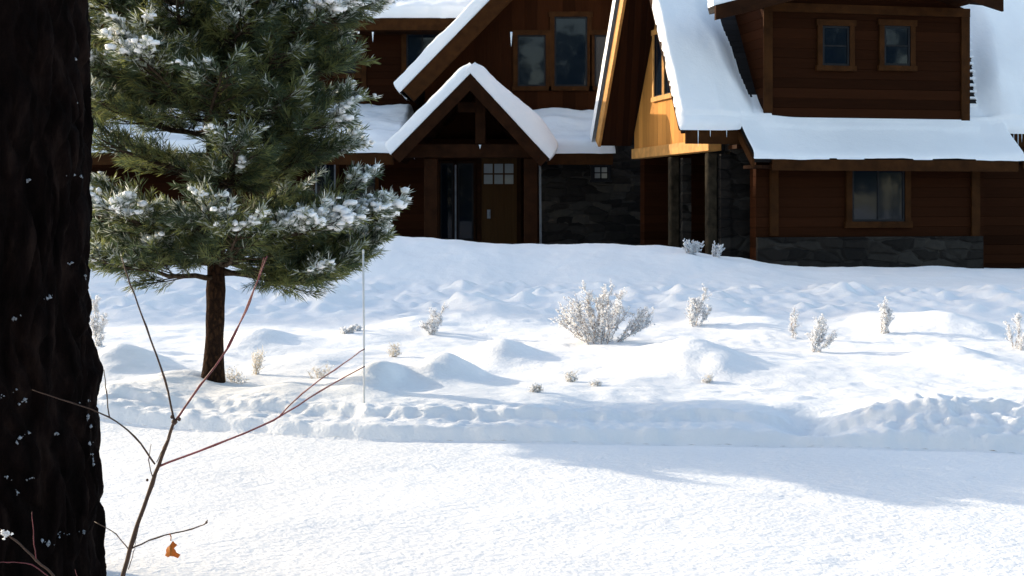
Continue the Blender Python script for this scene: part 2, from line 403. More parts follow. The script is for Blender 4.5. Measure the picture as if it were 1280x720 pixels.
# ------------------------------------------------------------------ roof snow
def snow_slab(name, parent, p0, u, v, nrm, thick, lu, lv, edge=.10, res=.07, amp=.35, seed=0, mask=None, ridge=False):
    """rounded snow lying on the plane p0 + a*u + b*v (0<=a<=lu, 0<=b<=lv)"""
    p0 = np.array(p0); u = np.array(u); v = np.array(v); n = np.array(nrm)
    nu = max(4, int(lu/res)+1); nv = max(4, int(lv/res)+1)
    def ax(L, k):
        c = np.linspace(0, L, k); e = np.array([0, .004, .015, .035, .06, .09])*edge/.1
        return np.unique(np.concatenate([e, c[(c > edge*.95) & (c < L-edge*.95)], L-e]))
    A, B = np.meshgrid(ax(lu, nu), ax(lv, nv))
    dist = np.minimum(np.minimum(A, lu-A), B if ridge else np.minimum(B, lv-B))
    q = np.clip(dist/edge, 0, 1)
    T = np.sqrt(np.clip(1-(1-q)**2, 0, 1))
    th = thick(A, B) if callable(thick) else thick
    nn = fbm(A*.8+seed, B*.9+seed*3.1, 4)
    if ridge: th = th*(1-.30*np.exp(-((lv-B)/.16)**2))
    T = T*th*(1+amp*nn) + .012*T*perlin(A*5, B*5+seed)
    wob = .05*edge/.1*perlin(A*1.6+seed, B*1.6)        # ragged outline
    V = p0 + (A+wob*(1-q)*0)[..., None]*u + B[..., None]*v + T[..., None]*n
    sag = (1-sstep(0, .3, B))*(.07*fbm(A*1.1+seed*2, B*0+seed, 2)+.02*perlin(A*6+seed, B*0+.5))
    V = V + sag[..., None]*(-v)
    keep = np.ones(A.shape, bool) if mask is None else mask(A, B)
    ny, nx = A.shape
    i = (np.arange(ny-1)[:, None]*nx+np.arange(nx-1)[None, :])
    k4 = keep[:-1, :-1] & keep[1:, :-1] & keep[:-1, 1:] & keep[1:, 1:]
    i = i[k4]
    Fq = np.stack([i, i+1, i+nx+1, i+nx], 1)
    return np_mesh(name, V.reshape(-1, 3), Fq, M['snow_roof'], parent)

# ------------------------------------------------------------------ the house
house = thing('timber_house', (0, 34, .2), 'dark brown timber and stone house with steep snow covered roofs behind the yard', 'house')
def part(mb, name, mat, parent=house, **kw): return mb.build(name, mat, parent, **kw)

def wall_front(px0, px1, z0, z1, d, mat, thick=.25, name='wall'):
    mb = MB(); mb.box(((px0-640)/F*d, d, z0), ((px1-640)/F*d, d+thick, z1)); return part(mb, name, mat)

def window(o, u, w, h, n, cols=1, rows=1, trim=.10, mat=None, sash=.045, name='window', pane=None, sill=True, mun=None):
    """o = lower left corner of the glass, u to the right, n out of the wall"""
    o = Vector(o); u = Vector(u).normalized(); n = Vector(n).normalized(); z = Vector((0, 0, 1)); t = trim
    def rect(mb, a, b, c, d, back, front):
        p = [o+u*a+z*c, o+u*b+z*c, o+u*b+z*d, o+u*a+z*d]
        mb.hexa([p[0]+n*front, p[1]+n*front, p[1]+n*back, p[0]+n*back, p[3]+n*front, p[2]+n*front, p[2]+n*back, p[3]+n*back])
    mb = MB()
    rect(mb, -t, 0, 0, h, -.02, .055); rect(mb, w, w+t, 0, h, -.02, .055)
    rect(mb, -t-.03, w+t+.03, h, h+t*1.15, -.02, .065)
    rect(mb, -t-.03, w+t+.03, -t, 0, -.02, .075 if sill else .055)
    wnd = part(mb, name, mat or M['trim'])
    s = MB(); k = sash
    rect(s, 0.002, k, 0.002, h-.002, .004, .032); rect(s, w-k, w-.002, 0.002, h-.002, .004, .032)
    rect(s, k, w-k, 0.002, k, .004, .032); rect(s, k, w-k, h-k, h-.002, .004, .032)
    for i in range(1, cols):
        c = w*i/cols; rect(s, c-.018, c+.018, k, h-k, .004, .028)
    for j in range(1, rows):
        c = h*j/rows; rect(s, k, w-k, c-.014, c+.014, .004, .024)
    s.build('sash', mun or M['sash'], wnd)
    g = MB(); rect(g, k*.5, w-k*.5, k*.5, h-k*.5, .002, .012); g.build('pane', pane or M['glass'], wnd)
    return wnd
def window_px(px0, px1, py0, py1, d, **kw):
    a = P(px0, py1, d); b = P(px1, py0, d)
    return window(a, (1, 0, 0), b.x-a.x, b.z-a.z, (0, -1, 0), **kw)

def roof_plane(a, b, c, d, thick, mat=None, name='roof'):
    """slab under the quad a b c d (eave left, eave right, ridge right, ridge left)"""
    a, b, c, d = map(Vector, (a, b, c, d)); n = (b-a).cross(d-a).normalized()
    if n.z < 0: n = -n
    mb = MB(); q = [a, b, c, d]; mb.hexa([p-n*thick for p in q]+q)
    return part(mb, name, mat or M['roofing'])
def nrm(a, b, d):
    n = (Vector(b)-Vector(a)).cross(Vector(d)-Vector(a)).normalized(); return n if n.z > 0 else -n
def snow_on(roof, a, b, d, thick, grow=(.03, .03, .06, 0), **kw):
    """snow on the plane with eave a->b and slope edge a->d; grow: left, right, eave, ridge"""
    a, b, d = map(Vector, (a, b, d)); u = (b-a); lu = u.length; u.normalize(); v = d-a; lv = v.length; v.normalize(); n = nrm(a, a+u, a+v)
    p = a-u*grow[0]-v*grow[2]+n*.004
    return snow_slab('roof_snow', roof, p, u, v, n, thick, lu+grow[0]+grow[1], lv+grow[2]+grow[3], **kw)

# --- long back range (left upper storey)
D1 = 36.5
mb = MB(); mb.box((-14.5, D1, .2), (5.2, 44.2, 6.6)); part(mb, 'wall', M['siding2'])
DE = D1-.7; ez = 1.6+232/F*DE
rdg = (DE+4.2, ez+4.2*math.tan(R(20)))
a, b, c, d_ = (-15, DE, ez), (4.6, DE, ez), (4.6, rdg[0], rdg[1]), (-15, rdg[0], rdg[1])
r1 = roof_plane(a, b, c, d_, .22, M['roofing'])
snow_on(r1, a, b, d_, .30, seed=1)
r1b = roof_plane((-15, 45, ez), (4.6, 45, ez), (4.6, rdg[0], rdg[1]), (-15, rdg[0], rdg[1]), .22)
snow_on(r1b, (-15, 45, ez), (4.6, 45, ez), (-15, rdg[0], rdg[1]), .30, seed=2)
mb = MB(); mb.box((-15, DE-.08, ez-.34), (.5, DE-.01, ez-.02)); part(mb, 'fascia', M['trim'])
mb = MB(); mb.box((-14.9, DE, ez-.36), (.5, D1-.01, ez-.28)); part(mb, 'soffit', M['soffit'])
window_px(508, 548, 42, 90, D1, trim=.13, cols=2)
window_px(424, 445, 45, 92, D1, trim=.13)
window_px(330, 375, 42, 90, D1, trim=.13, cols=2)
window_px(150, 195, 42, 90, D1, trim=.13, cols=2)
mb = MB(); mb.box((P(452, 0, D1).x, D1-.06, 4), (P(458, 0, D1).x, D1-.005, 6.1)); part(mb, 'corner_board', M['trim'])
mb = MB(); mb.box((P(117, 0, D1).x, D1-.06, 4), (P(122, 0, D1).x, D1-.005, 6.1)); part(mb, 'corner_board', M['trim'])

# --- tall block added out of view at the left to shade the yard
mb = MB(); mb.extrude([(-46, 31, .2), (-46, 31, 7.2), (-46, 35, 11.2), (-46, 39, 7.2), (-46, 39, .2)], (27.6, 0, 0)); part(mb, 'wall', M['siding'])
for sgn in (1, -1):
    y0 = 35-sgn*4.6
    a, b, c, d_ = (-46.6, y0, 6.75), (-18, y0, 6.75), (-18, 35, 11.6), (-46.6, 35, 11.6)
    rr = roof_plane(a, b, c, d_, .2); snow_on(rr, a, b, d_, .32, res=.3, edge=.12, seed=3)
for xw in (-22, -28, -34):
    for zw in (1.2, 4.4): window((xw, 31, zw), (1, 0, 0), 1.6, 1.5, (0, -1, 0), cols=2)

# --- big central gable
GB, GW = 33.5, 34.3
gx = (713-640)/F*GB
gl = P(503, 134, GB)           # lower end of left barge (underside)
hw = gx-gl.x; sl = 1.03; gz = gl.z+hw*sl+.42
nslope = Vector((-sl, 0, 1)).normalized()
for sgn in (-1, 1):
    e = gx+sgn*hw
    a, b = (e, GB+.03, gz-hw*sl), (e, 40, gz-hw*sl)
    c, d_ = (gx, 40, gz), (gx, GB+.03, gz)
    rr = roof_plane(a, b, c, d_, .22)
    th = .30 if sgn < 0 else .34
    snow_on(rr, a, b, d_, th, grow=(.05, 0, .08, .04), edge=.09, seed=5+sgn, amp=.2)
    mb = MB(); n = Vector((sgn*sl, 0, 1)).normalized()
    p0 = Vector((e, GB, gz-hw*sl)); p1 = Vector((gx, GB, gz))
    mb.extrude([p0-n*.01, p1-Vector((0, 0, .012)), p1-Vector((0, 0, .40*math.hypot(1, sl))), p0-n*.40], (0, -.07, 0)); part(mb, 'barge_board', M['trim'])
    mb = MB(); mb.extrude([p0-n*.23+Vector((0, .02, 0)), p1-Vector((0, -.02, .23*math.hypot(1, sl))), p1-Vector((0, -.02, .30*math.hypot(1, sl))), p0-n*.30+Vector((0, .02, 0))], (0, GW-GB-.03, 0)); part(mb, 'soffit', M['soffit'])
mb = MB(); wz = gz-.36
mb.extrude([(gx-hw+.5, GW, 3.0), (gx+hw-.5, GW, 3.0), (gx+hw-.5, GW, wz-(hw-.5)*sl), (gx, GW, wz), (gx-hw+.5, GW, wz-(hw-.5)*sl)], (0, .3, 0)); part(mb, 'wall', M['boards_x'])
window_px(647, 682, 44, 108, GW, trim=.11); window_px(693, 734, 21, 108, GW, trim=.11); window_px(743, 778, 44, 108, GW, trim=.11)

# --- lower storey and its pent roof
DL = 33.4
wall_front(40, 530, .1, 3.0, DL, M['siding2'])
wall_front(676, 850, .1, 3.1, 33.25, M['stone'])
wall_front(515, 690, .1, 3.2, 34.0, M['siding'], .2)
mb = MB(); mb.box((P(515, 0, 33.4).x, 33.41, .1), (P(521, 0, 33.4).x, 33.99, 3.0)); part(mb, 'wall', M['siding'])
mb = MB(); mb.box((P(681, 0, 33.3).x, 33.26, .1), (P(689, 0, 33.3).x, 33.99, 3.05)); part(mb, 'wall', M['siding'])
PE = 32.0; pez = 1.6+64/F*PE; ptz = 1.6+112/F*D1
xl, xr = P(95, 0, PE).x, P(492, 0, PE).x
a, b, c, d_ = (xl, PE, pez), (xr, PE, pez), (xr, D1-.01, ptz), (xl, D1-.01, ptz)
rr = roof_plane(a, b, c, d_, .16); snow_on(rr, a, b, d_, .27, grow=(.03, .15, .10, 0), seed=9, edge=.14, amp=.45)
mb = MB(); mb.box((xl, PE-.06, pez-.30), (xr, PE-.003, pez-.03)); part(mb, 'fascia', M['trim'])
xl2, xr2 = P(684, 0, PE).x, P(766, 0, PE).x
a, b, c, d_ = (xl2, PE, pez), (xr2, PE, pez), (xr2, GW-.01, pez+2.3*.40), (xl2, GW-.01, pez+2.3*.40)
rr = roof_plane(a, b, c, d_, .16); snow_on(rr, a, b, d_, .28, grow=(.5, .06, .12, 0), seed=13, edge=.16, amp=.4)
mb = MB(); mb.box((xl2, PE-.06, pez-.30), (xr2, PE-.003, pez-.03)); part(mb, 'fascia', M['trim'])
window_px(394, 420, 196, 246, DL, trim=.09, cols=2, mun=M['pale_metal'])
window_px(437, 469, 196, 246, DL, trim=.09, cols=2, rows=3)
window_px(250, 290, 196, 260, DL, trim=.09, cols=2)
window_px(741, 761, 207, 225, 33.25, trim=.05, cols=2, rows=2, mat=M['sash'], pane=M['pale_pane'])

# --- porch gable
PB = 31.0
pk = P(588, 92, PB); pl = P(489, 193, PB); pr = P(686, 198, PB)
for sgn, e in ((-1, pl), (1, pr)):
    wv = abs(e.x-pk.x); s_ = (pk.z-e.z)/wv
    a, b, c, d_ = (e.x, PB+.02, e.z), (e.x, 34.2, e.z), (pk.x, 34.2, pk.z), (pk.x, PB+.02, pk.z)
    rr = roof_plane(a, b, c, d_, .16)
    if sgn < 0: snow_on(rr, a, b, d_, lambda A, B: .27+.0*A, grow=(.06, 0, .01, .17), edge=.12, seed=21, amp=.12, ridge=True)
    else: snow_on(rr, a, b, d_, lambda A, B: .42+.06*np.sin(B*2), grow=(.08, 0, .03, .13), edge=.2, seed=25, amp=.12, ridge=True)
    n = Vector((sgn*s_, 0, 1)).normalized(); k = math.hypot(1, s_)
    mb = MB(); p0 = Vector((e.x, PB, e.z)); p1 = Vector((pk.x, PB, pk.z))
    mb.extrude([p0-n*.01, p1-Vector((0, 0, .014)), p1-Vector((0, 0, .27*k)), p0-n*.27], (0, -.08, 0)); part(mb, 'barge_board', M['beam'])
    mb = MB(); mb.extrude([p0-n*.165+Vector((0, .1, 0)), p1-Vector((0, -.1, .165*k)), p1-Vector((0, -.1, .21*k)), p0-n*.21+Vector((0, .1, 0))], (0, 3.6, 0)); part(mb, 'soffit', M['soffit'])
PP = 31.5
for x0, x1 in ((530, 547), (655, 672)):
    mb = MB(); x0 = P(x0, 0, PP).x; x1 = P(x1, 0, PP).x; mb.box((x0, PP, .1), (x1, PP+.3, P(0, 198, PP).z)); part(mb, 'post', M['beam'], bevel=.015)
    mb = MB(); mb.box((x0+.03, 33.2, .1), (x1-.03, 33.39, P(0, 198, PP).z)); part(mb, 'post', M['beam'], bevel=.015)
mb = MB(); mb.box((P(504, 0, PP).x, PP-.03, P(0, 197, PP).z), (P(675, 0, PP).x, PP+.3, P(0, 180, PP).z)); part(mb, 'beam', M['beam'], bevel=.015)
mb = MB(); mb.box((P(594, 0, PP).x, PP, P(0, 180, PP).z+.003), (P(607, 0, PP).x, PP+.25, P(0, 120, PP).z)); part(mb, 'king_post', M['beam'], bevel=.012)
mb = MB(); mb.box((P(572, 0, PP).x, PP+.02, P(0, 140, PP).z), (P(606, 0, PP).x, PP+.22, P(0, 128, PP).z)); part(mb, 'collar_beam', M['beam'])
# door with six small lights
mb = MB(); a = P(602, 0, 34); b = P(646, 0, 34); dz = P(0, 198, 34).z
mb.box((a.x, 33.93, .25), (b.x, 33.998, dz)); door = part(mb, 'door', M['door'])
fr = MB(); fr.box((a.x-.11, 33.90, .25), (a.x-.004, 33.997, dz+.12)); fr.box((b.x+.004, 33.90, .25), (b.x+.11, 33.997, dz+.12)); fr.box((a.x-.003, 33.90, dz+.004), (b.x+.003, 33.997, dz+.12)); fr.build('door_frame', M['beam'], door)
M['door_pane'] = M['pale_pane']
w6 = (b.x-a.x-.10)/3
for i in range(3):
    for j in range(2):
        g = MB(); x0 = a.x+.06+i*w6; z0 = P(0, 230, 34).z+j*.27
        g.box((x0, 33.915, z0), (x0+w6-.045, 33.928, z0+.23)); g.build('pane', M['door_pane'], door)
h = MB(); h.tube([P(611, 270, 33.85), P(611, 265, 33.85)], .025, 8); h.box((P(609, 0, 33.9).x, 33.86, P(0, 273, 33.9).z), (P(613, 0, 33.9).x, 33.928, P(0, 262, 33.9).z)); h.build('handle', M['pale_metal'], door)
window_px(550, 567, 204, 300, 34.0, trim=.05, mat=M['beam']); window_px(572, 592, 204, 300, 34.0, trim=.05, mat=M['beam'])
mb = MB(); mb.box((P(568.6, 0, 33.95).x, 33.88, .6), (P(570.6, 0, 33.95).x, 33.94, P(0, 206, 33.9).z)); part(mb, 'mullion', M['pale_metal'])
mb = MB(); mb.tube([(P(676, 0, 31).x, 32.0, pez-.2), (P(677, 0, 31).x, 32.0, .5)], .028, 8); part(mb, 'downspout', M['pale_metal'])

# --- right wing: steep gable end facing left, dormer on the slope that faces the yard
FI = R(12); cF, sF = math.cos(FI), math.sin(FI)
OX, OY = (855-640)/F*25.5, 25.5
EZ, W_, RZ = 1.6+97/F*25.5, 6.0, 7.60
SL = (RZ-EZ)/(W_/2)
def L(s, t, z): return Vector((OX+s*cF-t*sF, OY+s*sF+t*cF, z))
def S(px, t):
    k = (px-640)/F; return (k*(OY+t*cF)-OX+t*sF)/(cF-k*sF)
def Z(px, py, t):
    s = S(px, t); return EYE-(py-HZ)/F*(OY+s*sF+t*cF)
eV, gV = Vector((cF, sF, 0)), Vector((-sF, cF, 0))
def lbox(s0, s1, t0, t1, z0, z1, name, mat, **kw):
    mb = MB(); mb.hexa([L(s0,t0,z0),L(s1,t0,z0),L(s1,t1,z0),L(s0,t1,z0),L(s0,t0,z1),L(s1,t0,z1),L(s1,t1,z1),L(s0,t1,z1)]); return part(mb, name, mat, **kw)
SE = 14.5
HALF = W_/2
rf = roof_plane(L(.03, 0, EZ), L(SE, 0, EZ), L(SE, HALF, RZ), L(.03, HALF, RZ), .2)
rb = roof_plane(L(.03, W_, EZ), L(SE, W_, EZ), L(SE, HALF, RZ), L(.03, HALF, RZ), .2)
snow_on(rb, L(.03, W_, EZ), L(SE, W_, EZ), L(.03, HALF, RZ), .40, grow=(.17, 0, .06, .05), edge=.09, seed=31, res=.12, amp=.15)
nf = nrm(L(0, 0, EZ), L(1, 0, EZ), L(0, 1, EZ+SL))
# barge boards and overhang soffits of the gable end
OV = .75
for t0, sg in ((0, 1), (W_, -1)):
    n = (gV*(-sg)*SL+Vector((0, 0, 1))).normalized(); k = math.hypot(1, SL)
    p0 = L(0, t0, EZ); p1 = L(0, HALF, RZ)
    hb = .15 if sg > 0 else .30
    mb = MB(); mb.extrude([p0-n*.01, p1-Vector((0, 0, .01*k)), p1-Vector((0, 0, hb*k)), p0-n*hb], -eV*.06); part(mb, 'barge_board', M['beam'] if sg > 0 else M['trim_sunlit'])
    mb = MB(); mb.extrude([p0-n*.205+eV*.01, p1-Vector((0, 0, .205*k))+eV*.01, p1-Vector((0, 0, .25*k))+eV*.01, p0-n*.25+eV*.01], eV*(OV-.02)); part(mb, 'soffit', M['soffit'])
# gable end wall (upper) and belly beam
BZ = 2.84
k = math.hypot(1, SL)
mb = MB(); ti = .42
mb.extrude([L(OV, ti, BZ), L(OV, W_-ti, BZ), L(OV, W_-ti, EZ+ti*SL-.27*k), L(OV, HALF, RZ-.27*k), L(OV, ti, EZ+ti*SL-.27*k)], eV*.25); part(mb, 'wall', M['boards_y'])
lbox(OV-.07, OV+.2, ti+.12, W_-ti, BZ-.23, BZ-.003, 'belly_beam', M['trim_sunlit'], bevel=.01)
gz0 = 3.9
for t0, t1, h in ((4.0, 3.42, 1.35), (3.30, 2.72, 2.1), (2.60, 2.0, 1.5)):
    window(L(OV, t0, gz0), -gV, t0-t1, h, -eV, trim=.10, mat=M['trim_sunlit'], sash=.03)
# posts and the dark recess under the gable end
for px in (831, 884):
    t = {790: 4.9, 831: 2.83, 884: .6}[px]
    lbox(OV-.09, OV+.11, t-.09, t+.09, .1, BZ-.275, 'post', M['log'], bevel=.02)
    lbox(OV+.125, OV+.32, t-.22, t+.1, .1, BZ-.30, 'pier', M['stone'])
lbox(OV+1.6, OV+1.85, .9, W_-.3, .1, 3.2, 'wall', M['stone'])
lbox(OV+.2, OV+1.85, .5, W_-.3, 3.0, 3.1, 'soffit', M['soffit'])
# stone corner wall, siding walls
s1 = S(946, .45)
lbox(OV+.33, s1+.6, .45, .75, .1, 3.15, 'wall', M['stone'])
sA, sB = S(945, -.2), S(1230, -.2)
lbox(sA, sB, -.2, .1, .1, 2.69, 'wall', M['siding'])
lbox(sB-.3, SE-.6, .45, .7, .1, 3.3, 'wall', M['siding'])
lbox(SE-.85, SE-.6, .71, W_-.4, .1, 3.3, 'wall', M['siding'])
mb = MB(); mb.extrude([L(SE-.6, ti, 3.31), L(SE-.6, W_-ti, 3.31), L(SE-.6, W_-ti, EZ+ti*SL-.27*k), L(SE-.6, HALF, RZ-.27*k), L(SE-.6, ti, EZ+ti*SL-.27*k)], -eV*.25); part(mb, 'wall', M['siding'])
lbox(.9, SE-.6, W_-.7, W_-.4, .1, 3.3, 'wall', M['siding'])
lbox(S(947, -.28), S(1229, -.28), -.285, -.203, .1, Z(1090, 296, -.28), 'wainscot', M['stone'])
for p0, p1 in ((963, 973), (1215, 1225)):
    lbox(S(p0, -.25), S(p1, -.25), -.26, -.203, Z(p0, 295, -.25), 2.55, 'corner_board', M['trim'])
a = L(S(1064, -.2), -.2, Z(1064, 277, -.2)); w = S(1130, -.2)-S(1064, -.2); h = Z(1064, 208, -.2)-a.z
window(a, eV, w, h, -gV, trim=.12, cols=2)
# upper eave boards
for p0, p1 in ((856, 925), (1252, 1500)):
    lbox(max(.02, S(p0, 0)), min(SE, S(p1, 0)), -.07, -.004, EZ-.34, EZ-.06, 'fascia', M['trim'])
lbox(OV+.3, sA-.01, .0, .44, EZ-.42, EZ-.345, 'soffit', M['soffit'])
lbox(sB+.01, SE-.1, .0, .44, EZ-.42, EZ-.345, 'soffit', M['soffit'])
# skirt roof below the dormer
kA, kB = S(924, 0), S(1251, 0)
KO, KS = .72, .82
sk = roof_plane(L(kA, -KO, EZ-KO*KS), L(kB, -KO, EZ-KO*KS), L(kB, 0, EZ-.005), L(kA, 0, EZ-.005), .14)
lbox(kA+.35, kB-.1, -KO-.05, -KO-.003, EZ-KO*KS-.26, EZ-KO*KS-.05, 'fascia', M['trim'])
lbox(kA, kB, -KO+.02, -.205, EZ-KO*KS-.22, EZ-KO*KS-.16, 'soffit', M['soffit'])
for s0 in (kA-.05, kB+.0):
    p0 = L(s0, -KO-.04, EZ-KO*KS-.03); p1 = L(s0, .0, EZ-.03)
    mb = MB(); mb.extrude([p0, p1, p1-Vector((0, 0, .17)), p0-Vector((0, 0, .17))], eV*.05); part(mb, 'barge_board', M['trim'])
# dormer
DT = .04
dA, dB = S(955, DT), S(1210, DT); dM = (dA+dB)/2
dtz = Z(1080, 18, DT)
mb = MB()
tb = (dtz-EZ)/SL
for (s0, s1_) in ((dA, dB),):
    mb.extrude([L(dA, DT, EZ-.05), L(dB, DT, EZ-.05), L(dB, DT, dtz+.15), L(dM, DT, dtz+.9), L(dA, DT, dtz+.15)], gV*.2)
part(mb, 'wall', M['siding'])
for s0 in (dA, dB-.15):
    mb = MB(); mb.extrude([L(s0, DT+.201, EZ+.1), L(s0, tb+.3, dtz+.15), L(s0, DT+.201, dtz+.15)], eV*.15); part(mb, 'cheek_wall', M['siding'])
for s0, s1_ in ((dA-.02, dA+.16), (dB-.16, dB+.02)):
    lbox(s0, s1_, DT-.04, DT-.003, EZ+.02, dtz, 'corner_board', M['trim'])
lbox(dA-.02, dB+.02, DT-.05, DT-.003, dtz+.003, dtz+.17, 'frieze', M['trim'])
for p0, p1 in ((1027, 1061), (1104, 1137)):
    a = L(S(p0, DT), DT, Z(p0, 82, DT)); window(a, eV, S(p1, DT)-S(p0, DT), Z(p0, 32, DT)-a.z, -gV, trim=.10, rows=2)
FT = -.85
fL, fR = S(893, FT), S(1252, FT)
fz = Z(893, 7, FT); fzr = Z(1252, -3, FT)
dsl = .27
zt = fz+abs(dM-fL)*dsl
for s0, z0 in ((fL, fz), (fR, fzr)):
    tE, tR = -.50, (zt-EZ)/SL-.05
    a, b, c, d_ = L(s0, FT, z0), L(s0, tE, z0), L(dM, tR, zt), L(dM, FT, zt)
    rr = roof_plane(a, b, c, d_, .12)
    wR = (d_-a).length
    snow_on(rr, a, b+gV*(tR-tE), d_, .16, grow=(.02, 0, .02, .03), edge=.12, seed=41+s0, amp=.2, mask=lambda A, B: A < tE-FT+.05+(tR-tE)*np.clip(B/wR, 0, 1))
    n = nrm(a, b, d_)
    mb = MB(); mb.extrude([a-n*.008, d_-n*.008, d_-Vector((0, 0, .27)), a-Vector((0, 0, .27))], -gV*.07); part(mb, 'barge_board', M['beam'])
    mb = MB(); a2 = a.lerp(d_, .16); mb.extrude([a2-n*.125+gV*.01, d_-n*.125+gV*.01, d_-n*.18+gV*.01, a2-n*.18+gV*.01], gV*(DT-FT-.03)); part(mb, 'soffit', M['soffit'])

# snow on the wing's front slope and skirt, scooped away beside the dormer
def wing_snow():
    svals = np.unique(np.concatenate([np.linspace(-.11, .12, 12), np.arange(.12, 9.0, .05), np.linspace(9, SE, 30), [kA-.07, kA-.03, kB+.03, kB+.07], np.arange(dA-1.0, dA+.2, .018), np.arange(dB-.1, dB+1.5, .022)]))
    tvals = np.unique(np.concatenate([np.linspace(-KO-.06, -KO+.12, 10), np.arange(-KO+.12, -.16, .05), np.linspace(-.16, .1, 12), np.arange(.1, HALF, .035), np.linspace(HALF-.06, HALF+.04, 5)]))
    A, B = np.meshgrid(svals, tvals)
    wig = .06*fbm(A*1.1, B*0+2.2, 3)
    inside = sstep(kA-.08, kA+.03, A)*(1-sstep(kB-.02, kB+.08, A))
    B = B + .7*wig*np.exp(-((B+KO)/.22)**2)*(B < -.2)
    low = np.where(inside > .5, -KO-.04+.7*wig, -.10)
    base = np.where(B > 0, EZ+SL*B, EZ+KS*B)
    # soften the break between steep slope and skirt
    base = base + .03*np.exp(-(B/.25)**2)*inside
    de = np.clip((B-low)/.14, 0, 1); T = np.sqrt(np.clip(1-(1-de)**2, 0, 1))
    dl = np.clip((A+.11+.02*perlin(B*5, A*0+.7)+.028*perlin(B*15, A*0+3.7))/.10, 0, 1); T = T*np.sqrt(np.clip(1-(1-dl)**2, 0, 1))
    dt = np.clip((HALF+.04-B)/.12, 0, 1); T = T*np.sqrt(np.clip(1-(1-dt)**2, 0, 1))
    side = np.where(B < -.10, np.clip(np.minimum(A-(kA-.08), (kB+.08)-A)/.12, 0, 1), 1); T = T*np.sqrt(np.clip(1-(1-side)**2, 0, 1))
    th = .24*(1+.3*fbm(A*.8+3, B*.8, 3)) - .05*np.exp(-((B+.3)/.5)**2)
    front = np.clip(np.minimum(A-(dA-.9), (dB+.9)-A)/.8, 0, 1)
    th = th*(1-.72*front*(1-sstep(.1, .7, B)))*np.where(B < .1, .75, 1)
    # wind scoop round the dormer
    wl = (.10+.30*np.clip(B, 0, 2))*(1+.3*perlin(A*0+1, B*2.2)); gl_ = dA-A
    wr = (.20+.50*np.clip(B, 0, 1.3))*(1+.25*perlin(A*0+5, B*2.6)); gr_ = A-dB
    scL = np.where(A < dM, sstep(0, 1, (gl_-wl*.55)/(wl+.12)), 1)
    scR = np.where(A >= dM, sstep(0, 1, (gr_-wr*.80)/.55), 1)
    sc_ = np.where(B > .10, scL*scR, 1)
    sc_ = np.where((B > .3) & (B <= 9), sc_, sc_*1)
    T = T*th*np.maximum(sc_, 0)
    # drift along the foot of the dormer wall
    foot = np.exp(-((B-.02)/.16)**2)*((A > dA-.5) & (A < dB+.4))
    T = np.maximum(T, .065*np.exp(-(B/.2)**2)*front)
    T = T + .012*foot*de
    drL = np.exp(-((A-dA-.05)/.35)**2)*np.exp(-((B-.05)/.22)**2)*.06
    T = T + drL
    p = np.stack([OX+A*cF-B*sF, OY+A*sF+B*cF, base], -1)
    nn = np.array([nf.x, nf.y, nf.z]); n2 = np.array([gV.x*-KS, gV.y*-KS, 1]); n2 = n2/np.linalg.norm(n2)
    wgt = sstep(-.15, .15, B)[..., None]
    nv_ = nn*wgt+n2*(1-wgt); nv_ /= np.linalg.norm(nv_, axis=-1, keepdims=True)
    V = p + nv_*(T+.006)[..., None]
    ok = (B >= low-.02) & ~((A > dA+.15) & (A < dB-.03) & (B > DT+.05) & (B < tb+1.4)) & ((B > -.14) | ((A > kA-.10) & (A < kB+.10)))
    ok &= (T > .004) | (de < .3) | (dl < .3) | (B < .1)
    ny, nx = A.shape
    i = (np.arange(ny-1)[:, None]*nx+np.arange(nx-1)[None, :])
    k4 = ok[:-1, :-1] & ok[1:, :-1] & ok[:-1, 1:] & ok[1:, 1:]
    i = i[k4]
    np_mesh('roof_snow', V.reshape(-1, 3), np.stack([i, i+1, i+nx+1, i+nx], 1), M['snow_roof'], rf)
wing_snow()

# exposed shingle courses with snow lying in them, right of the dormer
mb = MB()
t = .22
while t < 1.45:
    w_ = (.22+.60*t)*random.uniform(.75, 1.15)
    z0 = EZ+SL*t
    n = nf
    p = [L(dB+.03, t, z0)+n*.02, L(dB+.03+w_, t, z0)+n*.02]
    mb.bar(p[0], p[1], random.uniform(.035, .06), .03, up=n)
    t += .10*random.uniform(.9, 1.1)
mb.build('shingle_snow', M['snow_roof'], rf)

# icicles
def icicle(px, py, d, ln, r=.016):
    p = P(px, py, d); m = MB(); k = 5
    m.tube([p-Vector((0, 0, ln*i/k)) for i in range(k+1)], [r*(1-i/k)**.8+.0015 for i in range(k+1)], 6); m.build('icicle', M['ice'], house, smooth=True)
for px, py, d, ln, r in ((518, 181, 31.9, .34, .022), (639, 40, 33.45, .36, .03), (466, 40, 34.0, .25, .022), (600, 181, 31.44, .1, .03)):
    icicle(px, py, d, ln, r)
for i in range(3):
    px = 872+i*17+random.uniform(-4, 4); s_ = S(px, -.08); q = L(s_, -.08, EZ-.05); ln = random.choice([.1, .16, .22, .34])
    m = MB(); m.tube([q-Vector((0, 0, ln*j/4)) for j in range(5)], [.010*(1-j/4)+.002 for j in range(5)], 6); m.build('icicle', M['ice'], house, smooth=True)
for i in range(4):
    px = 1262+i*5+random.uniform(-1, 1); s_ = S(px, -.08); q = L(s_, -.08, EZ-.05); ln = random.choice([.2, .3, .45, .5])
    m = MB(); m.tube([q-Vector((0, 0, ln*j/4)) for j in range(5)], [.010*(1-j/4)+.002 for j in range(5)], 6); m.build('icicle', M['ice'], house, smooth=True)

